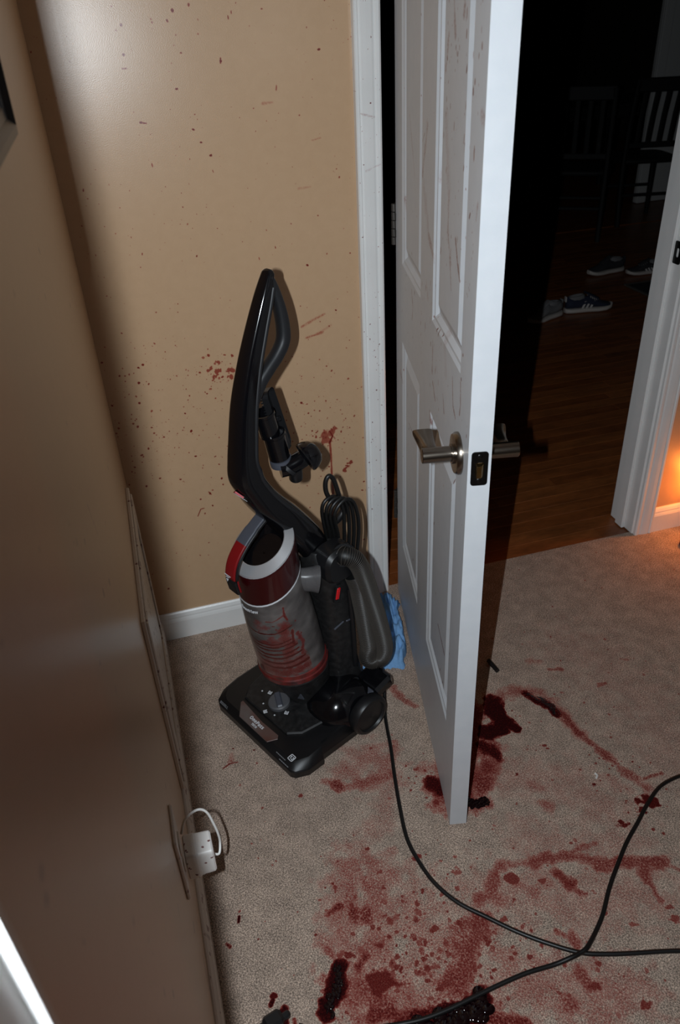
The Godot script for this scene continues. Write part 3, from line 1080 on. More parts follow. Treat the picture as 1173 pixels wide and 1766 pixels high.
# ================================================================ the opened door
func paint_door() -> Texture2D:
	var p := Paint.new(0, 0, 800, 1600, 1.2, true, noise_bytes, fine_bytes)
	# thin brownish wiped marks
	for s in [[[398, 1287, 372, 1245, 350, 1205], 7, 0.22], [[508, 1329, 501, 1262, 486, 1218], 6, 0.16], [[574, 1216, 574, 1158, 598, 1121], 8, 0.26], [[424, 1120, 467, 1097, 461, 1100], 9, 0.34], [[633, 1159, 650, 1134, 671, 1111], 4, 0.8], [[600, 1139, 599, 1113, 613, 1081], 3.5, 0.45], [[525, 1370, 541, 1413], 5, 0.3], [[587, 1413, 573, 1449], 5, 0.35], [[641, 1445, 636, 1436], 6, 0.4], [[234, 969, 251, 939, 243, 912], 3.5, 0.55], [[482, 950, 482, 895], 5, 0.35], [[407, 1031, 421, 1014], 8, 0.16], [[490, 876, 516, 854], 4, 0.45], [[585, 896, 600, 868], 2, 0.9], [[657, 957, 669, 913, 689, 902], 3, 0.6], [[717, 973, 723, 938, 718, 921], 3.4, 0.75], [[465, 807, 474, 787], 5, 0.55], [[769, 1337, 782, 1335], 9, 0.24], [[119, 1117, 119, 1101], 9, 0.5], [[63, 725, 93, 715], 7, 0.3], [[187, 648, 232, 648], 1.5, 1.4], [[589, 388, 662, 372], 2.2, 1.5], [[184, 1279, 244, 1189], 8, 0.10], [[371, 1181, 417, 1128], 14, 0.12], [[533, 1312, 574, 1216], 14, 0.1], [[584, 1017, 604, 945], 12, 0.10], [[767, 1215, 773, 1237], 4, 0.3], [[335, 1249, 370, 1271], 2.5, 0.5]]:
		p.smear(s[0], s[1] * 1.2, s[2] * 1.7, 0.8, 0.0)
	# drops
	for q in [[503, 1366], [701, 1419], [705, 1385], [670, 1291], [665, 1377], [519, 986], [535, 987], [562, 991], [624, 1012], [531, 980], [725, 1019], [720, 979], [676, 778], [520, 590], [189, 292], [158, 285], [258, 309], [501, 264], [566, 282], [627, 298], [654, 288], [730, 1213], [187, 633], [272, 975], [720, 1358], [536, 1385], [593, 1400], [606, 1391]]:
		p.blob(q[0], q[1], p.rng.randf_range(3.0, 6.0), p.rng.randf_range(1.6, 2.8), 1.3 + p.rng.randf_range(-0.5, 0.5), 2.6, 0.5)
	p.drops(500, 1100, 760, 1590, 130, 0.8, 3.4, 0.9, 3.0, 1.5)
	p.drops(60, 300, 780, 1590, 160, 0.6, 2.0, 1.0, 2.5, 1.5)
	p.drops(350, 850, 560, 1050, 50, 0.8, 2.6, 0.8, 4.0, 1.5)
	return p.picture(Color8(142, 78, 56), Color8(70, 14, 18), 0.0, 1.4)


func door_uv(v: Vector3) -> Vector2:
	return Vector2(v.x / 0.8, 1.0 - v.y / 1.6)


func build_door() -> void:
	var d := Vector3(-0.21241, 0, 0.97718)
	var n := Vector3(-0.97718, 0, -0.21241)
	var door := Node3D.new()
	door.name = "door_1"
	door.transform = Transform3D(Basis(d, Vector3.UP, n), Vector3(0.697, 0, 0.01) + d * 0.0204)
	door.set_meta("kind", "structure")
	door.set_meta("label", "white six-panel door standing open into the room")
	add_child(door)
	var wd := 0.790
	var y0 := 0.012
	var y1 := 2.03
	var th := 0.035
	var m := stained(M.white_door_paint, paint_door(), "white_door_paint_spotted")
	var xs := [0.0, 0.100, 0.345, 0.472, 0.714, wd]
	var ys := [y0, 0.24, 0.81, 0.985, 1.62, 1.70, 1.92, y1]
	var st := begin()
	for side in [0.0, -th]:
		for i in 5:
			for j in 7:
				if (i == 1 or i == 3) and j in [1, 3, 5]:
					continue
				var q := [Vector3(xs[i], ys[j], side), Vector3(xs[i + 1], ys[j], side), Vector3(xs[i + 1], ys[j + 1], side), Vector3(xs[i], ys[j + 1], side)]
				quad(st, q, Vector3(0, 0, 1.0 if side == 0.0 else -1.0), [], q.map(door_uv) if side == 0.0 else [Vector2.ZERO, Vector2.ZERO, Vector2.ZERO, Vector2.ZERO])
	var z4 := [Vector2.ZERO, Vector2.ZERO, Vector2.ZERO, Vector2.ZERO]
	quad(st, [Vector3(0, y0, 0), Vector3(0, y1, 0), Vector3(0, y1, -th), Vector3(0, y0, -th)], Vector3.LEFT, [], z4)
	quad(st, [Vector3(wd, y0, 0), Vector3(wd, y1, 0), Vector3(wd, y1, -th), Vector3(wd, y0, -th)], Vector3.RIGHT, [], z4)
	quad(st, [Vector3(0, y0, 0), Vector3(wd, y0, 0), Vector3(wd, y0, -th), Vector3(0, y0, -th)], Vector3.DOWN, [], z4)
	quad(st, [Vector3(0, y1, 0), Vector3(wd, y1, 0), Vector3(wd, y1, -th), Vector3(0, y1, -th)], Vector3.UP, [], z4)
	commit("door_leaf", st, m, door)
	var prof := [[0.0, 0.0], [0.006, -0.0032], [0.0105, -0.0036], [0.019, -0.0095], [0.024, -0.0095], [0.042, -0.0028], [0.044, -0.0028]]
	for i in [1, 3]:
		for j in [1, 3, 5]:
			for side in [0.0, -th]:
				st = begin()
				var sg := 1.0 if side == 0.0 else -1.0
				var loops := []
				for e in prof:
					var a: float = e[0]
					var z: float = side + sg * e[1]
					loops.append([Vector3(xs[i] + a, ys[j] + a, z), Vector3(xs[i + 1] - a, ys[j] + a, z), Vector3(xs[i + 1] - a, ys[j + 1] - a, z), Vector3(xs[i] + a, ys[j + 1] - a, z)])
				for l in loops.size() - 1:
					for k in 4:
						var q := [loops[l][k], loops[l][(k + 1) % 4], loops[l + 1][(k + 1) % 4], loops[l + 1][k]]
						quad(st, q, Vector3(0, 0, sg), [], q.map(door_uv) if side == 0.0 else z4)
				quad(st, loops[-1], Vector3(0, 0, sg), [], loops[-1].map(door_uv) if side == 0.0 else z4)
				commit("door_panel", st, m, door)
	# lever handle of the room side
	var hx := 0.727
	var hy := 0.858
	var rose := [[0.0, 0.0], [0.034, 0.0], [0.034, 0.004], [0.031, 0.009], [0.016, 0.0095], [0.016, 0.013], [0.0, 0.013]]
	for side in [1.0, -1.0]:
		var zf: float = 0.0 if side > 0 else -th
		var lever := Node3D.new()
		lever.name = "door_handle"
		lever.position = Vector3(hx, hy, zf)
		door.add_child(lever, true)
		st = begin()
		lathe(st, rose, 40, Transform3D(Basis(Vector3(1, 0, 0), Vector3(0, 0, side), Vector3(0, -side, 0)), Vector3.ZERO))
		commit("rose", st, M.satin_nickel, lever)
		st = begin()
		lathe(st, [[0.0, 0.01], [0.0125, 0.01], [0.0125, 0.058], [0.0115, 0.059], [0.0, 0.059]], 24, Transform3D(Basis(Vector3(1, 0, 0), Vector3(0, 0, side), Vector3(0, -side, 0)), Vector3.ZERO))
		commit("spindle", st, M.satin_nickel, lever)
		st = begin()
		var rings := []
		# the lever turns along the door and ends in a flat, slightly raised paddle
		for e in [[0.004, 0.0, 0.046, 0.008, 0.010], [0.0, 0.0, 0.046, 0.0115, 0.0118], [-0.014, 0.001, 0.046, 0.012, 0.0125], [-0.028, 0.003, 0.046, 0.010, 0.013], [-0.042, 0.006, 0.047, 0.0075, 0.0145], [-0.055, 0.010, 0.048, 0.0056, 0.0165], [-0.060, 0.012, 0.048, 0.0042, 0.0165]]:
			if side < 0:
				e[2] -= 0.012
			rings.append(ring(Vector3(e[0], e[1], e[2] * side), Vector3(0, e[3], 0), Vector3(0, 0, e[4]), 20, 3.0))
		loft(st, rings)
		commit("lever", st, M.satin_nickel, lever)
	# latch in the door's edge
	var latch := Node3D.new()
	latch.name = "latch"
	latch.transform = Transform3D(Basis(Vector3(0, 0, -1), Vector3.UP, Vector3(1, 0, 0)), Vector3(wd, 0.864, -th / 2))
	door.add_child(latch)
	st = begin()
	plate_with_hole(st, rounded_rect(0.0255, 0.057, 0.005), rounded_rect(0.013, 0.021, 0.004), 0.0016, Transform3D())
	commit("latch_plate", st, M.dark_bronze, latch)
	st = begin()
	prism(st, PackedVector2Array([Vector2(-0.0064, 0.0), Vector2(0.0064, 0.0), Vector2(0.0064, 0.004), Vector2(0.001, 0.0125), Vector2(-0.0064, 0.0135)]), 0.020, Transform3D(Basis(Vector3(1, 0, 0), Vector3(0, 0, 1), Vector3(0, -1, 0)), Vector3(0, 0.0095, -0.001)), false, 0.0008)
	commit("bolt", st, M.brass, latch)
	for s in [-1.0, 1.0]:
		st = begin()
		lathe(st, [[0.0042, 0.0], [0.0042, 0.0004], [0.003, 0.0012], [0.0, 0.0013]], 14, Transform3D(Basis(Vector3(1, 0, 0), Vector3(0, 0, 1), Vector3(0, -1, 0)), Vector3(0, 0.0205 * s, 0.0015)))
		commit("screw", st, M.dark_bronze, latch)
	# hinges
	for yy in [1.045, 0.306, 1.80]:
		var h := Node3D.new()
		h.name = "hinge"
		h.position = Vector3(-0.010, yy, 0.003)
		door.add_child(h, true)
		for k in 5:
			st = begin()
			lathe(st, [[0.0, 0.0], [0.0052, 0.0], [0.0058, 0.0006], [0.0058, 0.0162], [0.0052, 0.0168], [0.0, 0.0168]], 16, Transform3D(Basis(), Vector3(0, -0.0445 + k * 0.0178, 0)))
			commit("knuckle", st, M.steel, h)
		st = begin()
		for k in [1, 3]:
			box(st, Vector3(0.008, -0.0361 + k * 0.0178, -0.004), Vector3(0.014, 0.0165, 0.0024), 0.0004)
		box(st, Vector3(0.0105, 0, -0.018), Vector3(0.0022, 0.0885, 0.028), 0.0004)
		commit("leaf", st, M.steel, h)
		st = begin()
		for k in [0, 2, 4]:
			box(st, Vector3(-0.006, -0.0361 + k * 0.0178, -0.004), Vector3(0.014, 0.0165, 0.0024), 0.0004)
		commit("leaf", st, M.steel, h)

# ================================================================ the dark room beyond
func build_hall() -> void:
	# oak strip floor, each board its own piece
	var wf := Node3D.new()
	wf.name = "floor_hall"
	wf.set_meta("kind", "structure")
	add_child(wf)
	var st := begin()
	span(st, Vector3(-2.0, -0.12, -9.0), Vector3(6.5, -0.022, -0.0125))
	commit("subfloor", st, M.dark_furniture, wf)
	var rng := RandomNumberGenerator.new()
	rng.seed = 41
	var meshes := []
	for length in [0.9, 1.25, 1.6]:
		st = begin()
		box(st, Vector3(length / 2, -0.0115, 0), Vector3(length - 0.0008, 0.019, 0.0562), 0.0009)
		st.generate_normals()
		st.index()
		meshes.append([st.commit(), length])
	var z := -0.041
	while z > -3.6:
		var x := 0.5 - rng.randf() * 0.9 + 0.35 * maxf(0.0, -z - 0.4)
		var far := 1.95 - z * 0.95
		while x < far:
			var pick: Array = meshes[rng.randi_range(0, 2)]
			var b := MeshInstance3D.new()
			b.mesh = pick[0]
			b.material_override = M["oak_plank_%d" % rng.randi_range(0, 3)]
			b.position = Vector3(x, rng.randf_range(-0.0004, 0.0004), z)
			b.name = "plank"
			wf.add_child(b, true)
			x += pick[1]
		z -= 0.0567
	st = begin()
	span(st, Vector3(-2.0, -0.021, -9.0), Vector3(6.5, -0.004, -3.62))
	commit("distant_boards", st, M.oak_plank_1, wf)
	# shell
	st = begin()
	span(st, Vector3(-2.0, -0.1, -9.1), Vector3(6.5, 2.6, -9.0))
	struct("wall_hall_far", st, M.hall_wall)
	st = begin()
	span(st, Vector3(-2.1, -0.1, -9.1), Vector3(-2.0, 2.6, -0.1))
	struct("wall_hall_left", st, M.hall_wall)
	st = begin()
	span(st, Vector3(6.5, -0.1, -9.1), Vector3(6.6, 2.6, -0.1))
	struct("wall_hall_right", st, M.hall_wall)
	st = begin()
	span(st, Vector3(-2.1, -0.1, -0.1149), Vector3(-0.115, 2.6, -0.01))
	span(st, Vector3(4.7, -0.1, -0.1149), Vector3(6.6, 2.6, -0.01))
	struct("wall_hall_near", st, M.hall_wall)
	st = begin()
	span(st, Vector3(-2.1, 2.44, -9.1), Vector3(6.6, 2.54, -0.1152))
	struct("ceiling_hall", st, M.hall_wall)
	# a white door standing half seen on the right
	var dr := Node3D.new()
	dr.name = "door_2"
	dr.set_meta("kind", "structure")
	dr.position = Vector3(4.38, 0, -4.2)
	add_child(dr)
	st = begin()
	span(st, Vector3(0, 0.0, -0.06), Vector3(0.95, 2.2, -0.02), 0.004)
	commit("door_leaf", st, M.hall_white, dr)
	st = begin()
	span(st, Vector3(0, 0.0, -0.02), Vector3(0.08, 2.2, 0.0), 0.004)
	span(st, Vector3(0.87, 0.0, -0.02), Vector3(0.95, 2.2, 0.0), 0.004)
	commit("casing", st, M.hall_white, dr)
	# dining table and chairs, dark wood
	var table := thing("dining_table", "dark wooden dining table in the unlit room beyond the doorway", "table", Vector3(3.95, -0.004, -4.75))
	st = begin()
	box(st, Vector3(0, 0.745, 0), Vector3(1.5, 0.035, 0.9), 0.008)
	commit("tabletop", st, M.dark_furniture, table)
	st = begin()
	box(st, Vector3(0, 0.69, 0), Vector3(1.34, 0.08, 0.76), 0.004)
	commit("apron", st, M.dark_furniture, table)
	for sx in [-1, 1]:
		for sz in [-1, 1]:
			st = begin()
			var rr := []
			for e in [[0.0, 0.022], [0.3, 0.026], [0.65, 0.036], [0.728, 0.038]]:
				rr.append(ring(Vector3(sx * 0.64, e[0], sz * 0.36), Vector3(e[1], 0, 0), Vector3(0, 0, e[1]), 12, 5.0))
			loft(st, rr)
			commit("leg", st, M.dark_furniture, table)
	var chair := make_chair()
	var places := [[Vector3(3.38, -0.004, -3.55), 2.55, "dark slat-back dining chair nearest the doorway, straight behind the shoes"], [Vector3(4.02, -0.004, -3.75), 2.9, "dark slat-back dining chair in front of the white door, right of the first chair"], [Vector3(3.15, -0.004, -4.75), 1.5, "dark slat-back dining chair at the left end of the dining table"]]
	for i in 3:
		var c: Node3D = chair
		if i > 0:
			c = chair.duplicate()
			c.name = numbered("dining_chair")
			add_child(c)
		c.position = places[i][0]
		c.rotation.y = places[i][1]
		tag(c, places[i][2], "chair", "dining chairs in the dark room")
	# shoes left on the boards
	make_shoe("sneaker", "navy suede sneaker with three white stripes and a pale sole on the boards", Vector3(2.545, -0.001, -1.965), -8.0, M.navy_suede, M.white_leather, 0.275, true)
	make_shoe("sneaker", "pale grey sneaker half hidden in the door's shadow, left of the navy one", Vector3(2.26, -0.001, -1.93), 200.0, M.grey_mesh, M.grey_mesh, 0.26, false)
	make_shoe("sneaker", "charcoal sneaker with a white sole at the back, left one of that pair", Vector3(3.03, -0.001, -2.55), 186.0, M.charcoal_mesh, M.charcoal_mesh, 0.27, false)
	make_shoe("sneaker", "dark striped sneaker at the back, beside the charcoal sneaker, nearer the door frame", Vector3(3.235, -0.001, -2.44), 172.0, M.charcoal_mesh, M.grey_mesh, 0.24, true)
	var mat := thing("door_mat", "dark door mat with a light edge lying on the boards behind the door frame", "mat", Vector3(3.45, -0.001, -2.08))
	st = begin()
	box(st, Vector3(0, 0.005, 0), Vector3(0.9, 0.01, 0.36), 0.002)
	commit("pile", st, M.mat_fibre, mat)
	st = begin()
	for s in [-1, 1]:
		box(st, Vector3(0, 0.006, s * 0.188), Vector3(0.94, 0.012, 0.016), 0.003)
		box(st, Vector3(s * 0.46, 0.006, 0), Vector3(0.02, 0.012, 0.36), 0.003)
	commit("binding", st, M.mat_edge, mat)


func make_chair() -> Node3D:
	var c := thing("dining_chair", "", "chair")
	var m: Material = M.dark_furniture
	var st := begin()
	var rings := []
	for e in [[0.435, 0.95], [0.44, 1.0], [0.462, 1.0], [0.47, 0.94]]:
		rings.append(ring(Vector3(0, e[0], 0.0), Vector3(0.225 * e[1], 0, 0), Vector3(0, 0, 0.215 * e[1]), 28, 5.0))
	loft(st, rings)
	commit("seat", st, m, c)
	for sx in [-1, 1]:
		st = begin()
		loft(st, [ring(Vector3(sx * 0.19, 0, 0.18), Vector3(0.014, 0, 0), Vector3(0, 0, 0.014), 10, 4.0), ring(Vector3(sx * 0.185, 0.43, 0.175), Vector3(0.021, 0, 0), Vector3(0, 0, 0.021), 10, 4.0)])
		commit("leg", st, m, c)
		st = begin()
		var rr := []
		for p in [[0.0, -0.23], [0.25, -0.195], [0.45, -0.185], [0.7, -0.205], [0.98, -0.265]]:
			rr.append(ring(Vector3(sx * 0.19, p[0], p[1]), Vector3(0.017, 0, 0), Vector3(0, 0, 0.02), 10, 4.0))
		loft(st, rr)
		commit("leg", st, m, c)
	st = begin()
	box(st, Vector3(0, 0.95, -0.26), Vector3(0.40, 0.09, 0.022), 0.008)
	commit("top_rail", st, m, c)
	st = begin()
	box(st, Vector3(0, 0.56, -0.193), Vector3(0.37, 0.04, 0.02), 0.006)
	commit("lower_rail", st, m, c)
	for k in 4:
		st = begin()
		var x := -0.12 + 0.08 * k
		loft(st, [ring(Vector3(x, 0.57, -0.194), Vector3(0.018, 0, 0), Vector3(0, 0, 0.006), 10, 4.0), ring(Vector3(x, 0.75, -0.218), Vector3(0.018, 0, 0), Vector3(0, 0, 0.006), 10, 4.0), ring(Vector3(x, 0.93, -0.256), Vector3(0.018, 0, 0), Vector3(0, 0, 0.006), 10, 4.0)])
		commit("slat", st, m, c)
	for sz in [0.176, -0.2]:
		st = begin()
		box(st, Vector3(0, 0.22, sz), Vector3(0.36, 0.022, 0.018), 0.004)
		commit("stretcher", st, m, c)
	return c


func make_shoe(called: String, label: String, at: Vector3, turn: float, body: Material, accent: Material, length: float, stripes: bool) -> void:
	# toe towards local +x
	var s := thing(called, label, "shoe", at, "shoes on the hall floor")
	s.rotation_degrees.y = turn
	s.scale = Vector3.ONE * length / 0.28
	var st := begin()
	var rings := []
	# outline of the sole along the length: x, half width, toe lift
	var plan := [[-0.139, 0.012, 0.002], [-0.132, 0.025, 0.0], [-0.11, 0.033, 0.0], [-0.06, 0.035, 0.0], [-0.01, 0.034, 0.0], [0.05, 0.043, 0.0], [0.095, 0.042, 0.003], [0.125, 0.03, 0.009], [0.139, 0.013, 0.014]]
	for e in plan:
		rings.append(ring(Vector3(e[0], 0.013 + e[2], 0), Vector3(0, 0.013, 0), Vector3(0, 0, e[1] * 1.06), 16, 3.5))
	loft(st, rings)
	commit("sole", st, M.off_white_rubber, s)
	st = begin()
	rings = []
	# upper: x, half width, height of the top
	for e in [[-0.134, 0.014, 0.070], [-0.126, 0.026, 0.092], [-0.10, 0.032, 0.085], [-0.055, 0.033, 0.074], [-0.02, 0.032, 0.086], [0.0, 0.034, 0.088], [0.04, 0.040, 0.072], [0.08, 0.041, 0.052], [0.115, 0.032, 0.044], [0.132, 0.016, 0.036]]:
		var r := PackedVector3Array()
		for k in 18:
			var a := TAU * k / 18
			var y := sin(a)
			var wdt: float = e[1] * (1.0 if y < 0.0 else 1.0 - 0.45 * y * y)
			r.append(Vector3(e[0], 0.022 + (e[2] - 0.022) * (0.5 + 0.5 * y), cos(a) * wdt))
		rings.append(r)
	loft(st, rings)
	commit("upper", st, body, s)
	st = begin()
	loft(st, [ring(Vector3(-0.073, 0.074, 0), Vector3(0.048, 0.004, 0), Vector3(0, 0, 0.022), 18), ring(Vector3(-0.078, 0.094, 0), Vector3(0.047, 0.006, 0), Vector3(0, 0, 0.024), 18), ring(Vector3(-0.078, 0.094, 0), Vector3(0.040, 0.006, 0), Vector3(0, 0, 0.018), 18), ring(Vector3(-0.073, 0.066, 0), Vector3(0.036, 0.002, 0), Vector3(0, 0, 0.015), 18)], true)
	commit("collar", st, M.grey_mesh, s)
	st = begin()
	box(st, Vector3(-0.138, 0.078, 0), Vector3(0.006, 0.03, 0.024), 0.002)
	commit("heel_tab", st, accent, s)
	st = begin()
	loft(st, [ring(Vector3(-0.028, 0.108, 0), Vector3(0.006, 0.003, 0), Vector3(0, 0, 0.02), 12), ring(Vector3(0.005, 0.092, 0), Vector3(0.005, 0.005, 0), Vector3(0, 0, 0.022), 12), ring(Vector3(0.05, 0.069, 0), Vector3(0.004, 0.005, 0), Vector3(0, 0, 0.018), 12)])
	commit("tongue", st, body, s)
	st = begin()
	for k in 5:
		var x := 0.0 + 0.012 * k
		tube(st, PackedVector3Array([Vector3(x, 0.082 - 0.0065 * k, -0.024), Vector3(x + 0.003, 0.097 - 0.0068 * k, 0), Vector3(x, 0.082 - 0.0065 * k, 0.024)]), 0.0025, 6)
	commit("laces", st, accent, s)
	if stripes:
		for side in [-1, 1]:
			for k in 3:
				st = begin()
				var x := -0.035 + 0.024 * k
				prism(st, PackedVector2Array([Vector2(x - 0.02, 0.026), Vector2(x - 0.008, 0.026), Vector2(x + 0.014, 0.064), Vector2(x + 0.002, 0.064)]), 0.004, Transform3D(Basis(Vector3.RIGHT, Vector3(0, 0.96, -side * 0.25), Vector3(0, 0.25 * side, 0.96) * 1.0), Vector3(0, 0.002, side * 0.0425 - 0.002)), false)
				commit("stripe", st, M.white_leather, s)

# ================================================================ the upright vacuum cleaner
# local axes: x towards its right end, y up, z forward; L(u, v, h) counts v backwards from the front edge
func L(u: float, v: float, h: float) -> Vector3:
	return Vector3(u, h, -v)


func tilted(u: float, v: float, h: float, r: float, tilt: float, n := 40) -> PackedVector3Array:
	# a circle whose plane leans forward by tilt degrees
	var t := deg_to_rad(tilt)
	return ring(L(u, v, h), Vector3(r, 0, 0), Vector3(0, sin(t), -cos(t)) * r, n)


func at_profile(rows: Array, h: float) -> Array:
	for i in rows.size() - 1:
		if h <= rows[i + 1][0] or i == rows.size() - 2:
			var f: float = (h - rows[i][0]) / (rows[i + 1][0] - rows[i][0])
			var out := []
			for k in rows[i].size():
				out.append(lerpf(rows[i][k], rows[i + 1][k], f))
			return out
	return rows[0]


func paint_tank() -> Texture2D:
	# around the tank: 0..500 along the girth (0 = its right side, 125 = front), 0..300 upwards
	var p := Paint.new(0, 0, 500, 300, 2.0, true, noise_bytes, fine_bytes)
	var f := 62.0
	for s in [[[20, 196, 60, 188, 105, 190, 150, 200], 2.2, 1.6], [[30, 150, 70, 143, 110, 146, 160, 160], 2.4, 1.4], [[25, 138, 70, 130, 120, 134, 165, 150], 2.6, 1.5], [[20, 124, 60, 117, 110, 120, 160, 134], 2.4, 1.5], [[20, 108, 55, 100, 100, 100, 150, 112], 3.4, 1.3], [[15, 92, 60, 84, 110, 86, 160, 100], 3.0, 1.5], [[10, 70, 60, 62, 110, 66, 160, 84], 4.0, 1.3], [[5, 50, 60, 42, 120, 46, 170, 66], 5.0, 1.2]]:
		p.smear(s[0], s[1] * 1.25, s[2] * 2.2, 0.5, 0.3)
	p.smear([38, 205, 42, 170, 36, 130, 44, 90], 20, 0.75, 0.7, 0.1)
	p.smear([22, 180, 27, 130], 4, 2.0, 0.6, 0.2)
	p.smear([12, 160, 4, 120, 14, 80], 6, 0.9, 0.7, 0.2)
	p.smear([75, 165, 60, 140, 90, 150], 15, 0.5, 0.8, 0.1)
	p.smear([95, 235, 100, 210, 80, 215], 12, 0.35, 0.8, 0.0)
	p.smear([28, 268, 30, 240, 26, 222], 3.2, 1.2, 0.5, 0.2)
	p.smear([30, 245, 60, 235, 75, 240], 3.0, 0.7, 0.6, 0.1)
	p.smear([20, 60, 120, 50, 180, 70], 30, 0.5, 0.8, 0.1)
	p.smear([10, 28, 80, 20, 170, 40], 24, 0.9, 0.8, 0.1)
	p.drops(0, 60, 190, 220, 60, 0.8, 3.0, 1.4)
	return p.picture(Color8(126, 20, 13), Color8(38, 5, 6), 0.0, 2.4)


func build_vacuum() -> void:
	var v := thing("vacuum_cleaner", "black upright vacuum cleaner with a maroon and silver lid on its stained clear dirt tank", "vacuum cleaner", VAC_AT)
	v.rotation_degrees.y = VAC_TURN
	build_head(v)
	build_body(v)
	build_tank(v)
	build_handle(v)
	build_hose(v)
	build_tools(v)
	build_cord(v)


func build_head(v: Node3D) -> void:
	var head := Node3D.new()
	head.name = "floor_head"
	v.add_child(head)
	var plan := [Vector2(-0.132, 0.0), Vector2(0.146, 0.0), Vector2(0.157, 0.006), Vector2(0.171, 0.035), Vector2(0.171, 0.078), Vector2(0.161, 0.086), Vector2(0.161, 0.19), Vector2(0.14, 0.215), Vector2(0.14, 0.29), Vector2(-0.14, 0.29), Vector2(-0.14, 0.215), Vector2(-0.165, 0.19), Vector2(-0.172, 0.07), Vector2(-0.168, 0.036), Vector2(-0.15, 0.008)]
	var st := begin()
	var top := func(vv: float) -> float: return 0.040 + 0.11 * vv
	var rings := []
	for e in [[0.004, 0.004, -1.0], [0.009, 0.0, -1.0], [0.026, 0.0, -1.0], [0.029, 0.0015, -1.0], [0.0, 0.0105, 0.93], [0.0, 0.016, 1.0]]:
		var r := PackedVector3Array()
		for q in plan:
			var qq := Vector2(q.x * (1.0 - e[1] / 0.17), 0.14 + (q.y - 0.14) * (1.0 - e[1] / 0.14))
			r.append(L(qq.x, qq.y, e[0] if e[2] < 0.0 else top.call(qq.y) * e[2]))
		rings.append(r)
	loft(st, rings, true, PackedInt32Array([1, 1, 2, 3, 3]))
	commit("shell", st, M.black_shell_plastic, head)
	# raised cover plate
	st = begin()
	rings = []
	var cover := [Vector2(-0.088, 0.048), Vector2(0.075, 0.05), Vector2(0.10, 0.075), Vector2(0.118, 0.15), Vector2(0.10, 0.21), Vector2(-0.10, 0.21), Vector2(-0.118, 0.13), Vector2(-0.108, 0.075)]
	for e in [[0.0, -0.002], [0.0, 0.005], [0.004, 0.0075]]:
		var r := PackedVector3Array()
		for q in cover:
			var qq: Vector2 = q + (Vector2(0, 0.13) - q).normalized() * e[0]
			r.append(L(qq.x, qq.y, top.call(qq.y) + e[1]))
		rings.append(r)
	loft(st, rings, true, PackedInt32Array([-1, -1]))
	commit("cover_plate", st, M.dusty_black_plastic, head)
	# the seat the tank stands in: an open bowl swept forward
	st = begin()
	rings = []
	for e in [[0.045, 0.056, 0.178], [0.07, 0.057, 0.174], [0.11, 0.063, 0.164], [0.15, 0.074, 0.150], [0.166, 0.079, 0.143], [0.170, 0.077, 0.142], [0.15, 0.070, 0.144]]:
		rings.append(ring(L(0, e[2], e[0]), Vector3(e[1], 0, 0), Vector3(0, 0, e[1] * 1.02), 32, 2.2))
	loft(st, rings, true, PackedInt32Array([1, 1, 1, 2, 3, 4]))
	commit("tank_seat", st, M.dusty_black_plastic, head)
	st = begin()
	prism(st, PackedVector2Array([Vector2(-0.009, 0.0), Vector2(0.009, 0.0), Vector2(0.005, 0.03), Vector2(-0.003, 0.03)]), 0.006, Transform3D(Basis(Vector3(0.85, 0, -0.5), Vector3(0, 0.92, 0.3), Vector3(0.5, -0.3, 0.85)).orthonormalized(), L(0.038, 0.127, 0.088)), false, 0.0015)
	commit("release_pedal", st, M.slate_plastic, head)
	# motor cover bulge and glossy dome on the right
	st = begin()
	rings = []
	for k in 9:
		var a := PI * 0.5 * k / 8.0
		rings.append(ring(L(0.086, 0.205, 0.040 + 0.076 * sin(a)), Vector3(0.072 * cos(a) + 0.001, 0, 0), Vector3(0, 0, 0.084 * cos(a) + 0.001), 32, 2.3))
	loft(st, rings)
	commit("motor_dome", st, M.black_gloss_plastic, head)
	st = begin()
	rings = []
	for k in 9:
		var a := PI * 0.5 * k / 8.0
		rings.append(ring(L(-0.088, 0.205, 0.045 + 0.06 * sin(a)), Vector3(0.062 * cos(a) + 0.001, 0, 0), Vector3(0, 0, 0.075 * cos(a) + 0.001), 28, 2.3))
	loft(st, rings)
	commit("motor_dome", st, M.black_gloss_plastic, head)
	# wheels and foot pedal
	for s in [-1.0, 1.0]:
		st = begin()
		lathe(st, [[0.0, 0.0], [0.044, 0.0], [0.05, 0.004], [0.052, 0.01], [0.052, 0.024], [0.048, 0.03], [0.041, 0.031], [0.038, 0.026], [0.012, 0.027], [0.0, 0.03]], 40, Transform3D(Basis(Vector3(0, 0, 1), Vector3(s, 0, 0), Vector3(0, s, 0)), L(s * 0.146, 0.226, 0.053)))
		commit("wheel", st, M.black_satin_plastic, head)
	st = begin()
	box(st, L(0.112, 0.296, 0.078), Vector3(0.075, 0.034, 0.062), 0.008, Basis(Vector3.RIGHT, deg_to_rad(18)))
	commit("foot_pedal", st, M.black_gloss_plastic, head)
	st = begin()
	box(st, L(0.13, 0.262, 0.06), Vector3(0.03, 0.045, 0.03), 0.006)
	commit("pedal_hinge", st, M.slate_plastic, head)
	# smoky window with print
	var tilt := Basis(Vector3.RIGHT, atan(0.11))
	var plane := Transform3D(tilt * Basis(Vector3(1, 0, 0), Vector3(0, 0, -1), Vector3(0, 1, 0)), Vector3.ZERO)
	var on_top := func(u: float, vv: float, lift := 0.0) -> Vector3: return L(u, vv, top.call(vv) + lift)
	st = begin()
	var wxf := Transform3D(plane.basis, on_top.call(0.0, 0.022, 0.0008))
	prism(st, PackedVector2Array([Vector2(-0.054, -0.016), Vector2(0.055, -0.016), Vector2(0.068, 0.006), Vector2(0.06, 0.014), Vector2(0.0, 0.012), Vector2(-0.085, 0.019), Vector2(-0.086, 0.012)]), 0.003, wxf, false, 0.001)
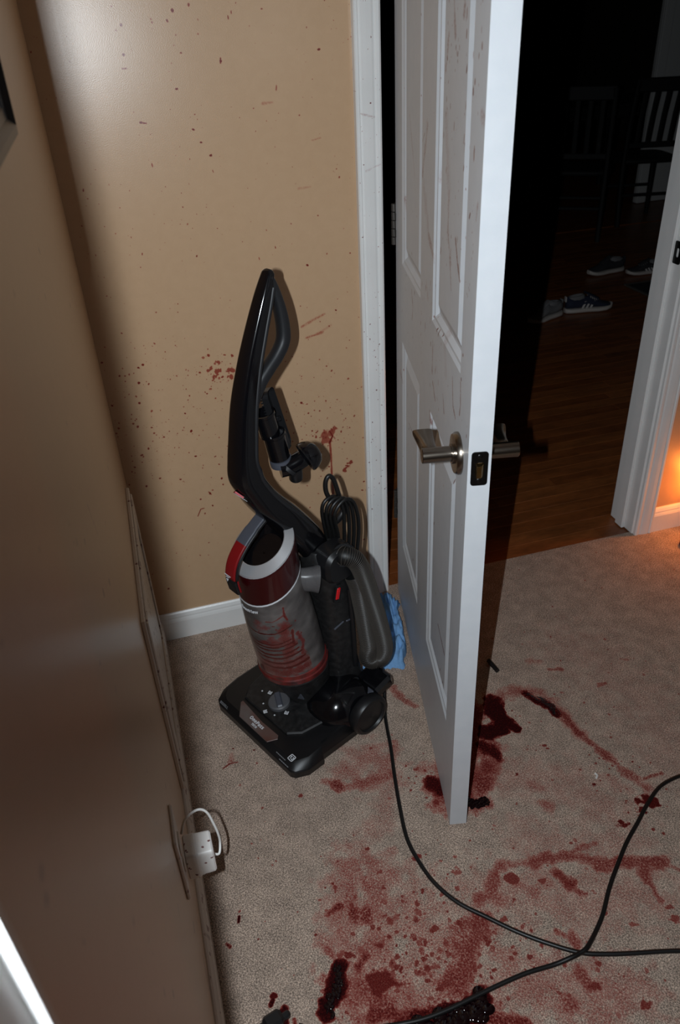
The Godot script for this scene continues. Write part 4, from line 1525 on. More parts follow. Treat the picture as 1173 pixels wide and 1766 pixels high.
	var win := commit("brush_window", st, window_material(), head)
	st = begin()
	letters(st, "OnePass", 0.009, func(p: Vector3) -> Vector3: return wxf * (Vector3(p.x - 0.006, p.y + 0.0015, 0.0034 + p.z)))
	letters(st, "TECH", 0.0055, func(p: Vector3) -> Vector3: return wxf * (Vector3(p.x - 0.004, p.y - 0.0085, 0.0034 + p.z)))
	commit("print", st, M.white_print, win)
	# height dial
	var dial := Node3D.new()
	dial.name = "height_dial"
	dial.transform = Transform3D(tilt, on_top.call(-0.008, 0.094, 0.006))
	head.add_child(dial)
	st = begin()
	lathe(st, [[0.0, 0.0], [0.0265, 0.0], [0.0265, 0.009], [0.0235, 0.012], [0.0, 0.0125]], 40)
	commit("disc", st, M.grey_dial, dial)
	st = begin()
	box(st, Vector3(0, 0.0145, 0), Vector3(0.0155, 0.007, 0.047), 0.003, Basis(Vector3.UP, deg_to_rad(62)))
	commit("grip_bar", st, M.slate_plastic, dial)
	for e in [[-0.050, 0.098, 0.3], [-0.013, 0.055, -0.45], [0.028, 0.087, 0.5]]:
		var c: Vector3 = on_top.call(e[0], e[1], 0.0082)
		st = begin()
		for k in 3:
			box(st, c + Vector3(0.0036 * (k - 1), 0, 0).rotated(Vector3.UP, e[2]), Vector3(0.0022, 0.0006, 0.0085 if k != 1 else 0.0068), 0.0, tilt * Basis(Vector3.UP, e[2]))
		box(st, c + Vector3(0, 0, 0.0042).rotated(Vector3.UP, e[2]), Vector3(0.0085, 0.0006, 0.0018), 0.0, tilt * Basis(Vector3.UP, e[2]))
		commit("dial_mark", st, M.white_print, head)
	for e in [[-0.069, 0.088], [-0.036, 0.066], [0.012, 0.063]]:
		st = begin()
		box(st, on_top.call(e[0], e[1], 0.0082), Vector3(0.0035, 0.0006, 0.0035), 0.0, tilt)
		commit("dial_mark", st, M.white_print, head)
	# print along the sloping front lip
	var lip := func(u: float, up := 0.0) -> Transform3D: return Transform3D(Basis(Vector3(1, 0, 0), Vector3(0, 0.74, -0.67), Vector3(0, 0.67, 0.74)), L(u, 0.0052 + 0.67 * up, 0.0342 + 0.74 * up) + Vector3(0, 0.0006, 0.0006))
	st = begin()
	letters(st, "BISSELL", 0.0062, func(p: Vector3) -> Vector3: return lip.call(-0.118) * p)
	commit("front_print", st, M.grey_print, head)
	st = begin()
	for row in [[0.0035, 0.088, 0.122], [-0.004, 0.104, 0.134]]:
		var u: float = row[1]
		while u < row[2]:
			var w := 0.004 + 0.003 * fmod(u * 911.0, 1.0)
			box(st, lip.call(u + w / 2, row[0]).origin, Vector3(w, 0.0020, 0.0006), 0.0, lip.call(0.0).basis)
			u += w + 0.0010
	commit("front_print", st, M.grey_print, head)
	st = begin()
	var bxf := Transform3D(plane.basis, on_top.call(0.130, 0.019, 0.0008))
	plate_with_hole(st, rounded_rect(0.0155, 0.0155, 0.003), rounded_rect(0.0122, 0.0122, 0.002), 0.0007, bxf)
	letters(st, "12", 0.008, func(p: Vector3) -> Vector3: return bxf * p)
	commit("amp_badge", st, M.white_print, head)


func window_material() -> Material:
	var m := flat_material("dusty_window_plastic", Color.WHITE, 0.3)
	m.albedo_texture = noise_texture(0.012, 3, 55, 128, false, 0.0, Color8(96, 88, 86), Color8(84, 44, 36))
	triplanar(m, 7.0)
	return m


func build_body(v: Node3D) -> void:
	# upright column behind the tank
	var st := begin()
	var rings := []
	for e in [[0.05, 0.262, 0.086, 0.05], [0.09, 0.256, 0.078, 0.045], [0.14, 0.252, 0.072, 0.042], [0.24, 0.249, 0.072, 0.042], [0.33, 0.241, 0.072, 0.042], [0.385, 0.235, 0.074, 0.042], [0.43, 0.228, 0.076, 0.045], [0.462, 0.224, 0.07, 0.043], [0.478, 0.222, 0.058, 0.034]]:
		rings.append(ring(L(0, e[1], e[0]), Vector3(e[2], 0, 0), Vector3(0, 0, e[3]), 32, 4.5))
	loft(st, rings)
	var body := commit("body", st, M.dusty_black_plastic, v)
	# port block on top right, where the hose plugs in
	st = begin()
	rings = []
	for e in [[0.035, 0.030], [0.045, 0.042], [0.085, 0.042], [0.095, 0.036]]:
		rings.append(ring(L(e[0], 0.232, 0.449), Vector3(0, e[1], 0), Vector3(0, 0, e[1] * 1.05), 24, 2.8))
	loft(st, rings, true, PackedInt32Array([1, 2, 3]))
	commit("hose_port", st, M.black_satin_plastic, body)
	# side rails and seams
	st = begin()
	var path := curve([L(0.0735, 0.262, 0.36), L(0.0735, 0.268, 0.25), L(0.0735, 0.27, 0.12)], 8)
	tube(st, path, 0.0065, 10)
	commit("side_rail", st, M.black_satin_plastic, body)
	st = begin()
	box(st, L(0.072, 0.228, 0.27), Vector3(0.004, 0.004, 0.03), 0.001, Basis(Vector3.RIGHT, 0.25))
	box(st, L(0.072, 0.26, 0.268), Vector3(0.004, 0.004, 0.02), 0.001, Basis(Vector3.RIGHT, -0.15))
	commit("seam", st, M.slate_plastic, body)
	# switch
	var sw := Node3D.new()
	sw.name = "power_switch"
	sw.transform = Transform3D(Basis(Vector3(0, 0, -1), Vector3.UP, Vector3(1, 0, 0)).rotated(Vector3.RIGHT, deg_to_rad(-14)), L(0.0745, 0.226, 0.367))
	v.add_child(sw)
	st = begin()
	plate_with_hole(st, rounded_rect(0.019, 0.048, 0.008), rounded_rect(0.0115, 0.032, 0.005), 0.004, Transform3D())
	commit("bezel", st, M.black_satin_plastic, sw)
	st = begin()
	box(st, Vector3(0, 0, 0.0025), Vector3(0.0105, 0.03, 0.006), 0.002)
	commit("rocker", st, M.red_button, sw)
	# cable hooks at the back
	for h in [0.535, 0.16]:
		st = begin()
		var p := curve([L(0.02, 0.255, h - 0.03), L(0.02, 0.285, h - 0.025), L(0.02, 0.305, h - 0.01), L(0.02, 0.308, h + 0.012)], 6)
		if h < 0.3:
			p = curve([L(0.02, 0.27, h + 0.02), L(0.02, 0.305, h + 0.015), L(0.02, 0.312, h - 0.01)], 6)
		tube(st, p, 0.009, 12)
		commit("cable_hook", st, M.black_satin_plastic, v)
	# coil of cable hung on the hook
	st = begin()
	for k in 4:
		var o := 0.006 * k
		var c := curve([L(0.03 + o, 0.236 + o, 0.566 - o), L(0.034 + o, 0.262 + o, 0.585 - o * 0.5), L(0.036 + o, 0.288 + o, 0.556), L(0.038 + o, 0.288 + o * 1.5, 0.49), L(0.036 + o, 0.282 + o, 0.40), L(0.03 + o, 0.272, 0.36), L(0.02 + o, 0.262 + o * 0.3, 0.40), L(0.022 + o, 0.25 + o, 0.48)], 7, true)
		tube(st, c, 0.0043, 9, false)
	commit("cable_coil", st, M.black_cable_rubber, v)
	st = begin()
	tube(st, curve([L(0.03, 0.262, 0.57), L(0.03, 0.250, 0.60), L(0.03, 0.250, 0.624), L(0.032, 0.258, 0.636), L(0.034, 0.268, 0.625), L(0.036, 0.276, 0.595), L(0.036, 0.288, 0.545)], 7), 0.0052, 10)
	commit("cable_loop", st, M.black_cable_rubber, v)


func build_tank(v: Node3D) -> void:
	var rows := [[0.187, 0.141, 0.080, 3.0], [0.30, 0.123, 0.0785, 12.0], [0.40, 0.107, 0.0765, 24.0], [0.446, 0.100, 0.0750, 29.0], [0.525, 0.095, 0.0750, 33.0]]
	var rings := []
	for k in 13:
		var e := at_profile(rows, 0.200 + (0.446 - 0.200) * k / 12.0)
		rings.append(tilted(0, e[1], e[0], e[2], e[3]))
	# a clear wall with smears, over a dusty core
	var st := begin()
	var n: int = rings[0].size()
	for j in rings.size() - 1:
		for k in n:
			var q := [rings[j][k], rings[j][(k + 1) % n], rings[j + 1][(k + 1) % n], rings[j + 1][k]]
			var uv := []
			for c in [[k, j], [k + 1, j], [k + 1, j + 1], [k, j + 1]]:
				# the girth starts at the right side (x+) and runs by the front; half the girth shows the smears
				uv.append(Vector2(fposmod(1.0 - float(c[0]) / n, 1.0001), 1.0 - float(c[1]) / (rings.size() - 1)))
			st.set_smooth_group(1)
			for i in [0, 2, 1, 0, 3, 2]:
				st.set_uv(uv[i])
				st.set_uv2(uv[i])
				st.add_vertex(q[i])
	var m := flat_material("dusty_clear_plastic", Color(1, 1, 1, 0.9), 0.28)
	m.albedo_texture = noise_texture(0.02, 4, 71, 256, false, 0.0, Color8(64, 60, 59), Color8(118, 113, 111))
	m.transparency = BaseMaterial3D.TRANSPARENCY_ALPHA
	m.clearcoat_enabled = true
	m.clearcoat = 0.6
	m.clearcoat_roughness = 0.06
	var tank := commit("dirt_tank", st, stained(m, paint_tank(), "dusty_clear_plastic_smeared"), v)
	st = begin()
	var core := []
	for k in 4:
		var e := at_profile(rows, 0.21 + 0.22 * k / 3.0)
		core.append(tilted(0, e[1], e[0], 0.046, e[3], 28))
	loft(st, core)
	commit("inner_cone", st, M.slate_plastic, tank)
	# lettering round the tank's front
	st = begin()
	var axis := func(p: Vector3, h0: float, a0: float) -> Vector3:
		var a := a0 + p.x / 0.0775
		var e := at_profile(rows, h0 + p.y)
		var t := deg_to_rad(e[3])
		return L(0, e[1], e[0]) + Vector3(e[2] + p.z + 0.0005, 0, 0) * cos(a) - Vector3(0, sin(t), -cos(t)) * (e[2] + p.z + 0.0005) * sin(a)
	letters(st, "CleanView", 0.0085, func(p: Vector3) -> Vector3: return axis.call(Vector3(-p.x, p.y + 0.12 * p.x, p.z), 0.424, 1.50))
	commit("print", st, M.white_print, tank)
	# red foot ring
	st = begin()
	rings = []
	for e in [[0.170, 0.0745], [0.173, 0.082], [0.186, 0.0835], [0.189, 0.0815], [0.200, 0.0812], [0.203, 0.079]]:
		rings.append(tilted(0, 0.1415 - 0.1 * (e[0] - 0.187), e[0], e[1], 3.0))
	loft(st, rings, true, PackedInt32Array([1, 2, 3, 4, 5]))
	var foot := flat_material("red_stained_plastic", Color.WHITE, 0.22)
	foot.albedo_texture = noise_texture(0.05, 3, 75, 128, false, 0.0, Color8(40, 8, 10), Color8(146, 24, 18))
	triplanar(foot, 6.0)
	foot.clearcoat_enabled = true
	commit("tank_base", st, foot, v)
	# lid: pale seam, maroon band, silver ring, dark well
	st = begin()
	rings = []
	for e in [[0.4445, 0.0762], [0.4465, 0.0768], [0.449, 0.0762]]:
		var q := at_profile(rows, e[0])
		rings.append(tilted(0, q[1], e[0], e[1], q[3]))
	loft(st, rings, false)
	commit("lid_seam", st, M.white_print, v)
	st = begin()
	rings = []
	for e in [[0.449, 0.0758], [0.452, 0.0766], [0.518, 0.0768], [0.524, 0.0755]]:
		var q := at_profile(rows, e[0])
		rings.append(tilted(0, q[1], e[0], e[1], q[3]))
	loft(st, rings, false, PackedInt32Array([1, 2, 3]))
	commit("lid_band", st, M.maroon_gloss_plastic, v)
	st = begin()
	rings = []
	for e in [[0.095, 0.5235, 0.0757, 33.0], [0.0949, 0.527, 0.0745, 33.0], [0.093, 0.5365, 0.0562, 34.0], [0.093, 0.536, 0.0545, 34.0], [0.093, 0.5325, 0.0538, 34.0]]:
		rings.append(tilted(0, e[0], e[1], e[2], e[3], 48))
	loft(st, rings, false, PackedInt32Array([1, 2, 3, 4]))
	commit("lid_ring", st, M.silver_paint, v)
	st = begin()
	rings = []
	for e in [[0.093, 0.534, 0.0542], [0.094, 0.516, 0.052], [0.096, 0.506, 0.046], [0.097, 0.505, 0.002]]:
		rings.append(tilted(0, e[0], e[1], e[2], 34.0, 40))
	loft(st, rings, false, PackedInt32Array([1, 1, 2]))
	commit("lid_well", st, M.black_gloss_plastic, v)
	# carrying strap arching over the lid
	var pts := curve([L(0, 0.016, 0.452), L(0, 0.012, 0.488), L(0, 0.022, 0.522), L(0, 0.048, 0.553), L(0, 0.085, 0.582), L(0, 0.122, 0.604)], 6)
	var red := []
	var dark := []
	var grey := []
	for i in pts.size():
		var d := (pts[mini(i + 1, pts.size() - 1)] - pts[maxi(i - 1, 0)]).normalized()
		var out := d.cross(Vector3.RIGHT).normalized()
		if out.y < 0.0 and out.z < 0.0:
			out = -out
		var f := float(i) / (pts.size() - 1)
		var w := 0.0155 if f < 0.75 else 0.014
		var sec := ring(pts[i] + out * 0.0035, Vector3(w, 0, 0), out * 0.0035, 20, 5.0)
		dark.append(ring(pts[i] - out * 0.002, Vector3(w + 0.002, 0, 0), out * 0.004, 20, 5.0))
		if f <= 0.63:
			red.append(sec)
		if f >= 0.6:
			grey.append(sec)
	st = begin()
	loft(st, dark)
	var strap := commit("carry_handle", st, M.black_satin_plastic, v)
	st = begin()
	loft(st, red)
	commit("red_inlay", st, M.red_plastic, strap)
	st = begin()
	loft(st, grey)
	commit("grey_inlay", st, M.slate_plastic, strap)
	st = begin()
	var front := Transform3D(Basis(Vector3.RIGHT, deg_to_rad(-8)), L(0, 0.004, 0.49))
	box(st, front * Vector3(0, 0.008, 0.0025), Vector3(0.02, 0.0018, 0.0008), 0.0, front.basis)
	box(st, front * Vector3(0, 0.004, 0.0025), Vector3(0.01, 0.0014, 0.0008), 0.0, front.basis)
	prism(st, PackedVector2Array([Vector2(-0.004, 0.0), Vector2(0.004, 0.0), Vector2(0.0, -0.0065)]), 0.0008, front * Transform3D(Basis(), Vector3(0, 0.0, 0.0022)))
	commit("arrow_print", st, M.white_print, strap)
	# clear duct from the tank's side to the port
	st = begin()
	var duct := []
	for e in [[0.036, 0.140, 0.432, 0.026], [0.052, 0.156, 0.431, 0.028], [0.060, 0.172, 0.428, 0.030], [0.064, 0.186, 0.424, 0.035]]:
		duct.append(ring(L(e[0], e[1], e[2]), Vector3(0.25, 0.95, 0).normalized() * e[3], Vector3(0.75, -0.2, 0.55).normalized() * e[3] * 0.75, 24, 2.4))
	loft(st, duct)
	commit("inlet_duct", st, M.smoky_clear_plastic, v)


func build_handle(v: Node3D) -> void:
	var path := [[0.174, 1.066, 0.009, 0.013], [0.160, 1.032, 0.0135, 0.0165], [0.136, 0.975, 0.0165, 0.019], [0.112, 0.912, 0.019, 0.021], [0.092, 0.844, 0.022, 0.0235], [0.079, 0.771, 0.0245, 0.025], [0.074, 0.735, 0.026, 0.0265], [0.0755, 0.705, 0.0315, 0.028], [0.084, 0.677, 0.030, 0.0295], [0.110, 0.630, 0.031, 0.033], [0.156, 0.568, 0.034, 0.038], [0.200, 0.500, 0.036, 0.042], [0.224, 0.448, 0.034, 0.044]]
	var ctr := []
	var size := []
	for e in path:
		ctr.append(L(0, e[0], e[1]))
		size.append(Vector3(e[2], e[3], 0))
	var c := curve(ctr, 5)
	var s := curve(size, 5)
	var rings := []
	for i in c.size():
		var d := (c[mini(i + 1, c.size() - 1)] - c[maxi(i - 1, 0)]).normalized()
		var across := d.cross(Vector3.RIGHT).normalized()
		rings.append(ring(c[i], Vector3(s[i].y, 0, 0), across * s[i].x, 28, 3.2))
	# rounded tip
	var tip: PackedVector3Array = rings[0]
	var up := (c[0] - c[1]).normalized()
	var cap := []
	for k in [0.35, 0.75, 0.93]:
		var r := PackedVector3Array()
		for p in tip:
			r.append(c[0] + (p - c[0]) * sqrt(1.0 - k * k) + up * 0.011 * k)
		cap.push_front(r)
	var st := begin()
	loft(st, cap + rings)
	var stem := commit("handle_stem", st, M.black_gloss_plastic, v)
	# trim strips along both flanks
	for side in [-1.0, 1.0]:
		st = begin()
		var line := PackedVector3Array()
		for i in range(3, c.size() - 6):
			var d := (c[mini(i + 1, c.size() - 1)] - c[maxi(i - 1, 0)]).normalized()
			var across := d.cross(Vector3.RIGHT).normalized()
			if across.z > 0.0:
				across = -across
			line.append(c[i] + Vector3(side * s[i].y * 0.86, 0, 0) + across * s[i].x * 0.62)
		tube(st, line, 0.0046, 8)
		commit("handle_trim", st, M.grey_rubber, stem)
	# hand grip loop behind the stem
	var lp := curve([L(0, 0.172, 1.064), L(0, 0.182, 1.040), L(0, 0.192, 1.005), L(0, 0.197, 0.968), L(0, 0.194, 0.940), L(0, 0.177, 0.917), L(0, 0.154, 0.897), L(0, 0.132, 0.876), L(0, 0.112, 0.846), L(0, 0.10, 0.82)], 6)
	st = begin()
	rings = []
	for i in lp.size():
		var d := (lp[mini(i + 1, lp.size() - 1)] - lp[maxi(i - 1, 0)]).normalized()
		var across := d.cross(Vector3.RIGHT).normalized()
		var f := float(i) / (lp.size() - 1)
		rings.append(ring(lp[i], Vector3(0.0135, 0, 0), across * lerpf(0.0085, 0.0125, smoothstep(0.0, 0.45, f)), 20, 2.6))
	loft(st, rings)
	commit("hand_grip", st, M.grey_rubber, v)
	# badge on the bend
	st = begin()
	var bx := Transform3D(Basis(Vector3(1, 0, 0), Vector3(0, 0.80, 0.60), Vector3(0, -0.60, 0.80)), L(0.0, 0.0555, 0.668))
	prism(st, PackedVector2Array([Vector2(-0.014, 0.002), Vector2(0.004, 0.015), Vector2(0.019, 0.002)]), 0.0035, bx)
	commit("badge", st, M.red_print, stem)
	st = begin()
	letters(st, "BISSELL", 0.0075, func(p: Vector3) -> Vector3: return bx * (p + Vector3(0.003, -0.005, 0.0032)))
	commit("badge", st, M.white_print, stem)


func build_hose(v: Node3D) -> void:
	var pts := [L(0.07, 0.242, 0.462), L(0.092, 0.235, 0.474), L(0.106, 0.250, 0.465), L(0.112, 0.263, 0.440), L(0.114, 0.276, 0.398), L(0.114, 0.289, 0.350), L(0.113, 0.303, 0.299), L(0.112, 0.317, 0.246), L(0.110, 0.330, 0.192), L(0.107, 0.337, 0.152), L(0.100, 0.335, 0.122), L(0.090, 0.322, 0.110), L(0.082, 0.305, 0.125), L(0.083, 0.308, 0.165), L(0.086, 0.300, 0.215), L(0.089, 0.291, 0.27), L(0.092, 0.281, 0.325), L(0.094, 0.272, 0.372), L(0.090, 0.262, 0.41)]
	var path := curve(pts, 10)
	# even spacing
	var fine := PackedVector3Array()
	var acc := 0.0
	fine.append(path[0])
	for i in range(1, path.size()):
		var seg := path[i] - path[i - 1]
		var ln := seg.length()
		var pos := 0.0
		while acc + (ln - pos) >= 0.0017:
			pos += 0.0017 - acc
			acc = 0.0
			fine.append(path[i - 1] + seg * (pos / ln))
		acc += ln - pos
	var frames := frame_tube(fine)
	var st := begin()
	var rings := []
	for i in frames.size():
		var f: Array = frames[i]
		var r := 0.0196 if i % 2 == 0 else 0.0206
		rings.append(ring(f[0], f[1] * r, f[2] * r, 20))
	loft(st, rings)
	var hose := commit("hose", st, M.hose_black, v)
	# the ribs, joined: far too many to count; lighter grey stands for caught flash
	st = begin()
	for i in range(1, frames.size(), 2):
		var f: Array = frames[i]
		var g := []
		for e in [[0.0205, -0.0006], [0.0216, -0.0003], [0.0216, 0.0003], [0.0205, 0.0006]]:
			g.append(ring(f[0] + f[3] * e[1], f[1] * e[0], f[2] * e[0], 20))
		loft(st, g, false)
	var ribs := commit("hose_ribs", st, M.hose_rib_lit_grey, v)
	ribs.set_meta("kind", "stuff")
	# cuff where it leaves the port
	st = begin()
	var cf := frame_tube(curve([L(0.045, 0.247, 0.448), L(0.075, 0.241, 0.466), L(0.092, 0.2355, 0.474)], 4))
	rings = []
	for i in cf.size():
		rings.append(ring(cf[i][0], cf[i][1] * 0.0255, cf[i][2] * 0.0255, 24))
	loft(st, rings)
	commit("hose_cuff", st, M.black_satin_plastic, v)


func build_tools(v: Node3D) -> void:
	# two stubby wands clipped behind the handle
	var st := begin()
	var base := L(0.006, 0.156, 0.713)
	lathe(st, [[0.0, 0.0], [0.0215, 0.0], [0.0215, 0.05], [0.0232, 0.052], [0.0232, 0.058], [0.020, 0.058], [0.0195, 0.035]], 28, aim(base, Vector3(0.0, 1.0, 0.16)), false)
	commit("wand_end", st, M.black_gloss_plastic, v)
	st = begin()
	lathe(st, [[0.0, 0.0], [0.0225, 0.0], [0.0230, 0.008], [0.0225, 0.016]], 28, aim(base + Vector3(0, -0.018, -0.004), Vector3(0.0, 1.0, 0.16)))
	commit("wand_collar", st, M.slate_plastic, v)
	st = begin()
	lathe(st, [[0.0, 0.0], [0.0195, 0.0], [0.0195, 0.045], [0.0215, 0.047], [0.0215, 0.053], [0.0185, 0.053], [0.018, 0.03]], 28, aim(base + Vector3(-0.004, 0.052, 0.014), Vector3(0.0, 1.0, 0.2)), false)
	commit("wand_end", st, M.black_gloss_plastic, v)
	# ridged upholstery brush standing above them
	st = begin()
	var bx := Transform3D(Basis(Vector3(0.55, 0, 0.83), Vector3(-0.2, 0.97, 0.12), Vector3(-0.81, -0.24, 0.54)).orthonormalized(), L(0.0, 0.170, 0.790))
	plate_with_hole(st, rounded_rect(0.038, 0.125, 0.012), rounded_rect(0.008, 0.011, 0.003), 0.014, bx)
	var tool := commit("upholstery_brush", st, M.black_satin_plastic, v)
	for k in 7:
		st = begin()
		box(st, bx * Vector3(0.006, 0.012 + 0.0058 * k, 0.016), Vector3(0.018, 0.0026, 0.010), 0.0008, bx.basis)
		commit("ridge", st, M.black_satin_plastic, tool)
	st = begin()
	box(st, bx * Vector3(0, -0.045, 0.008), Vector3(0.024, 0.05, 0.02), 0.006, bx.basis)
	commit("stem", st, M.grey_rubber, tool)
	# dusting nozzle: short pipe, then a cut flared cup
	st = begin()
	tube(st, curve([L(0.012, 0.150, 0.690), L(0.02, 0.168, 0.692), L(0.028, 0.19, 0.70), L(0.03, 0.205, 0.705)], 5), 0.0185, 22)
	var noz := commit("dusting_nozzle", st, M.black_gloss_plastic, v)
	st = begin()
	lathe(st, [[0.031, 0.0], [0.0318, 0.004], [0.030, 0.014], [0.0245, 0.024], [0.0155, 0.031], [0.0, 0.0335]], 32, aim(L(0.031, 0.200, 0.702), Vector3(0.25, 0.42, -0.87)), false)
	lathe(st, [[0.031, 0.0], [0.0295, 0.0005], [0.027, 0.014], [0.0, 0.030]], 32, aim(L(0.031, 0.200, 0.702), Vector3(0.25, 0.42, -0.87)), false)
	commit("cup", st, M.black_gloss_plastic, noz)
	st = begin()
	tube(st, PackedVector3Array([L(0.018, 0.163, 0.687), L(0.02, 0.168, 0.692)]), 0.0205, 22)
	commit("collar", st, M.grey_rubber, noz)
	st = begin()
	tube(st, curve([L(0.02, 0.18, 0.70), L(0.02, 0.182, 0.675), L(0.014, 0.186, 0.655)], 5), 0.014, 16)
	commit("tool_clip", st, M.black_satin_plastic, v)


func build_cord(v: Node3D) -> void:
	# the cord trailing down from behind the hose and across the floor
	var st := begin()
	var a := [Vector3(0.505, 0.20, 0.345), Vector3(0.515, 0.12, 0.365), Vector3(0.522, 0.045, 0.392)]
	a.append_array([Vector3(0.498, 0.0042, 0.472), Vector3(0.478, 0.0042, 0.568), Vector3(0.459, 0.0042, 0.647), Vector3(0.442, 0.0042, 0.728), Vector3(0.431, 0.0042, 0.798), Vector3(0.435, 0.0042, 0.854), Vector3(0.448, 0.0042, 0.908), Vector3(0.475, 0.0042, 0.958), Vector3(0.515, 0.0042, 1.001), Vector3(0.554, 0.0042, 1.041), Vector3(0.595, 0.0042, 1.076)])
	a.append_array([Vector3(0.645, 0.0042, 1.111), Vector3(0.692, 0.0042, 1.129), Vector3(0.742, 0.0042, 1.143), Vector3(0.793, 0.0042, 1.156), Vector3(0.841, 0.0042, 1.172), Vector3(0.893, 0.0042, 1.198)])
	tube(st, curve(a.map(func(p: Vector3) -> Vector3: return v.transform.affine_inverse() * p), 8), 0.0042, 10)
	commit("power_cord", st, M.black_cable_rubber, v)

# ================================================================ things on the left wall
func build_wall_fittings() -> void:
	# framed white panel low on the wall
	var panel := thing("wall_panel", "low white painted access panel on the left wall, spotted, reaching from the corner", "panel", Vector3(0.0, 0.09, 0.10))
	var st := begin()
	box(st, Vector3(0.0045, 0.23, 0.25), Vector3(0.009, 0.46, 0.5), 0.002)
	commit("board", st, M.panel_spotted, panel)
	st = begin()
	for e in [[0.425, 0.25, 0.045, 0.48], [0.03, 0.25, 0.04, 0.48]]:
		box(st, Vector3(0.0105, e[0], e[1]), Vector3(0.005, e[2], e[3]), 0.0018)
	for z in [0.03, 0.47]:
		box(st, Vector3(0.0105, 0.2265, z), Vector3(0.005, 0.354, 0.04), 0.0018)
	commit("raised_border", st, M.panel_spotted, panel)
	# (the left baseboard shares this spotted paint)
	# outlet plate and the white adapter in it
	var plate := thing("outlet_plate", "ivory outlet plate on the left wall behind the white adapter", "outlet", Vector3(0.0, 0.383, 0.955))
	st = begin()
	prism(st, rounded_rect(0.074, 0.142, 0.005), 0.0055, Transform3D(Basis(Vector3(0, 0, -1), Vector3.UP, Vector3(1, 0, 0)), Vector3.ZERO), false, 0.002)
	commit("cover", st, M.panel_spotted, plate)
	for s in [-1, 1]:
		st = begin()
		prism(st, rounded_rect(0.034, 0.029, 0.010), 0.003, Transform3D(Basis(Vector3(0, 0, -1), Vector3.UP, Vector3(1, 0, 0)), Vector3(0.0045, 0.0195 * s, 0)), false, 0.001)
		commit("receptacle", st, M.ivory_plastic, plate)
	var ad := thing("power_adapter", "white plug-in adapter with red-brown spots and a cable looped over it", "adapter", Vector3(0.0055, 0.30, 0.9085))
	st = begin()
	var sec := []
	for e in [[0.0, 0.028], [0.002, 0.031], [0.018, 0.031], [0.021, 0.0295], [0.043, 0.0285], [0.0455, 0.026]]:
		sec.append(ring(Vector3(e[0], 0.0, 0.0), Vector3(0, e[1], 0), Vector3(0, 0, e[1] * 0.76), 28, 9.0))
	loft(st, sec, true, PackedInt32Array([1, 2, 3, 4, 5]))
	commit("case", st, spotted_plastic(), ad)
	st = begin()
	var lp := []
	for e in [[0.006, 0.332], [0.015, 0.360], [0.029, 0.375], [0.043, 0.378], [0.053, 0.365], [0.059, 0.336], [0.063, 0.305], [0.063, 0.281], [0.058, 0.270], [0.047, 0.276]]:
		lp.append(Vector3(e[0] - 0.0055, e[1] - 0.30, -0.0235 + (0.012 if e[1] < 0.28 else 0.0)))
	tube(st, curve(lp, 8), 0.0021, 10)
	commit("cable", st, M.white_plastic, ad)
	# picture frame, seen by its lower far corner
	var pf := thing("picture_frame", "dark moulded picture frame on the left wall, cut off by the picture's edge", "picture frame", Vector3(0.0, 1.36, 0.885))
	var w := 0.46
	var h := 0.36
	var bars := [["rail", Vector3(0, 0.0, 0), Vector3(0, 0, 1), w, Vector3.UP], ["rail", Vector3(0, h, w), Vector3(0, 0, -1), w, Vector3.DOWN], ["stile", Vector3(0, h, 0), Vector3.DOWN, h, Vector3(0, 0, 1)], ["stile", Vector3(0, 0, w), Vector3.UP, h, Vector3(0, 0, -1)]]
	for b in bars:
		st = begin()
		var run: Vector3 = b[2]
		var inw: Vector3 = b[4]
		var prof := [[0.0, 0.0], [0.0, 0.014], [0.004, 0.019], [0.012, 0.020], [0.018, 0.014], [0.026, 0.013], [0.034, 0.008], [0.036, 0.0]]
		var rings := []
		for e in 2:
			var r := PackedVector3Array()
			for p in prof:
				var s: float = p[0] if e == 0 else b[3] - p[0]
				r.append(b[1] + run * s + inw * p[0] + Vector3(p[1], 0, 0))
			rings.append(r)
		loft(st, rings, true, PackedInt32Array([-1]))
		commit(b[0], st, M.pewter_frame if b[0] == "rail" else M.black_frame_wood, pf)
	st = begin()
	box(st, Vector3(0.0035, h / 2, w / 2), Vector3(0.003, h - 0.06, w - 0.06))
	commit("picture", st, M.picture_paper, pf)


func spotted_panel() -> Material:
	var m := flat_material("panel_spotted", Color.WHITE, 0.35)
	m.albedo_texture = spots_texture(Color8(204, 192, 180), 80, 91)
	triplanar(m, 4.0)
	return m


func spotted_plastic() -> Material:
	var m := flat_material("white_plastic_spotted", Color.WHITE, 0.35)
	m.albedo_texture = spots_texture(Color8(226, 222, 218), 60, 17)
	triplanar(m, 9.0)
	return m


func spots_texture(base: Color, count: int, seed: int) -> Texture2D:
	# fine dried drops on a plain ground
	var p := Paint.new(0, 0, 250, 250, 2.0, true, noise_bytes, fine_bytes)
	p.rng.seed = seed
	p.drops(8, 8, 242, 242, count, 0.5, 5.0, 2.2, 1.8)
	var out := PackedByteArray()
	out.resize(500 * 500 * 3)
	for i in 500 * 500:
		var a := 1.0 - exp(-1.6 * p.d[i])
		var c := base.lerp(Color8(86, 22, 22), a)
		out[i * 3] = c.r8
		out[i * 3 + 1] = c.g8
		out[i * 3 + 2] = c.b8
	return ImageTexture.create_from_image(Image.create_from_data(500, 500, false, Image.FORMAT_RGB8, out))


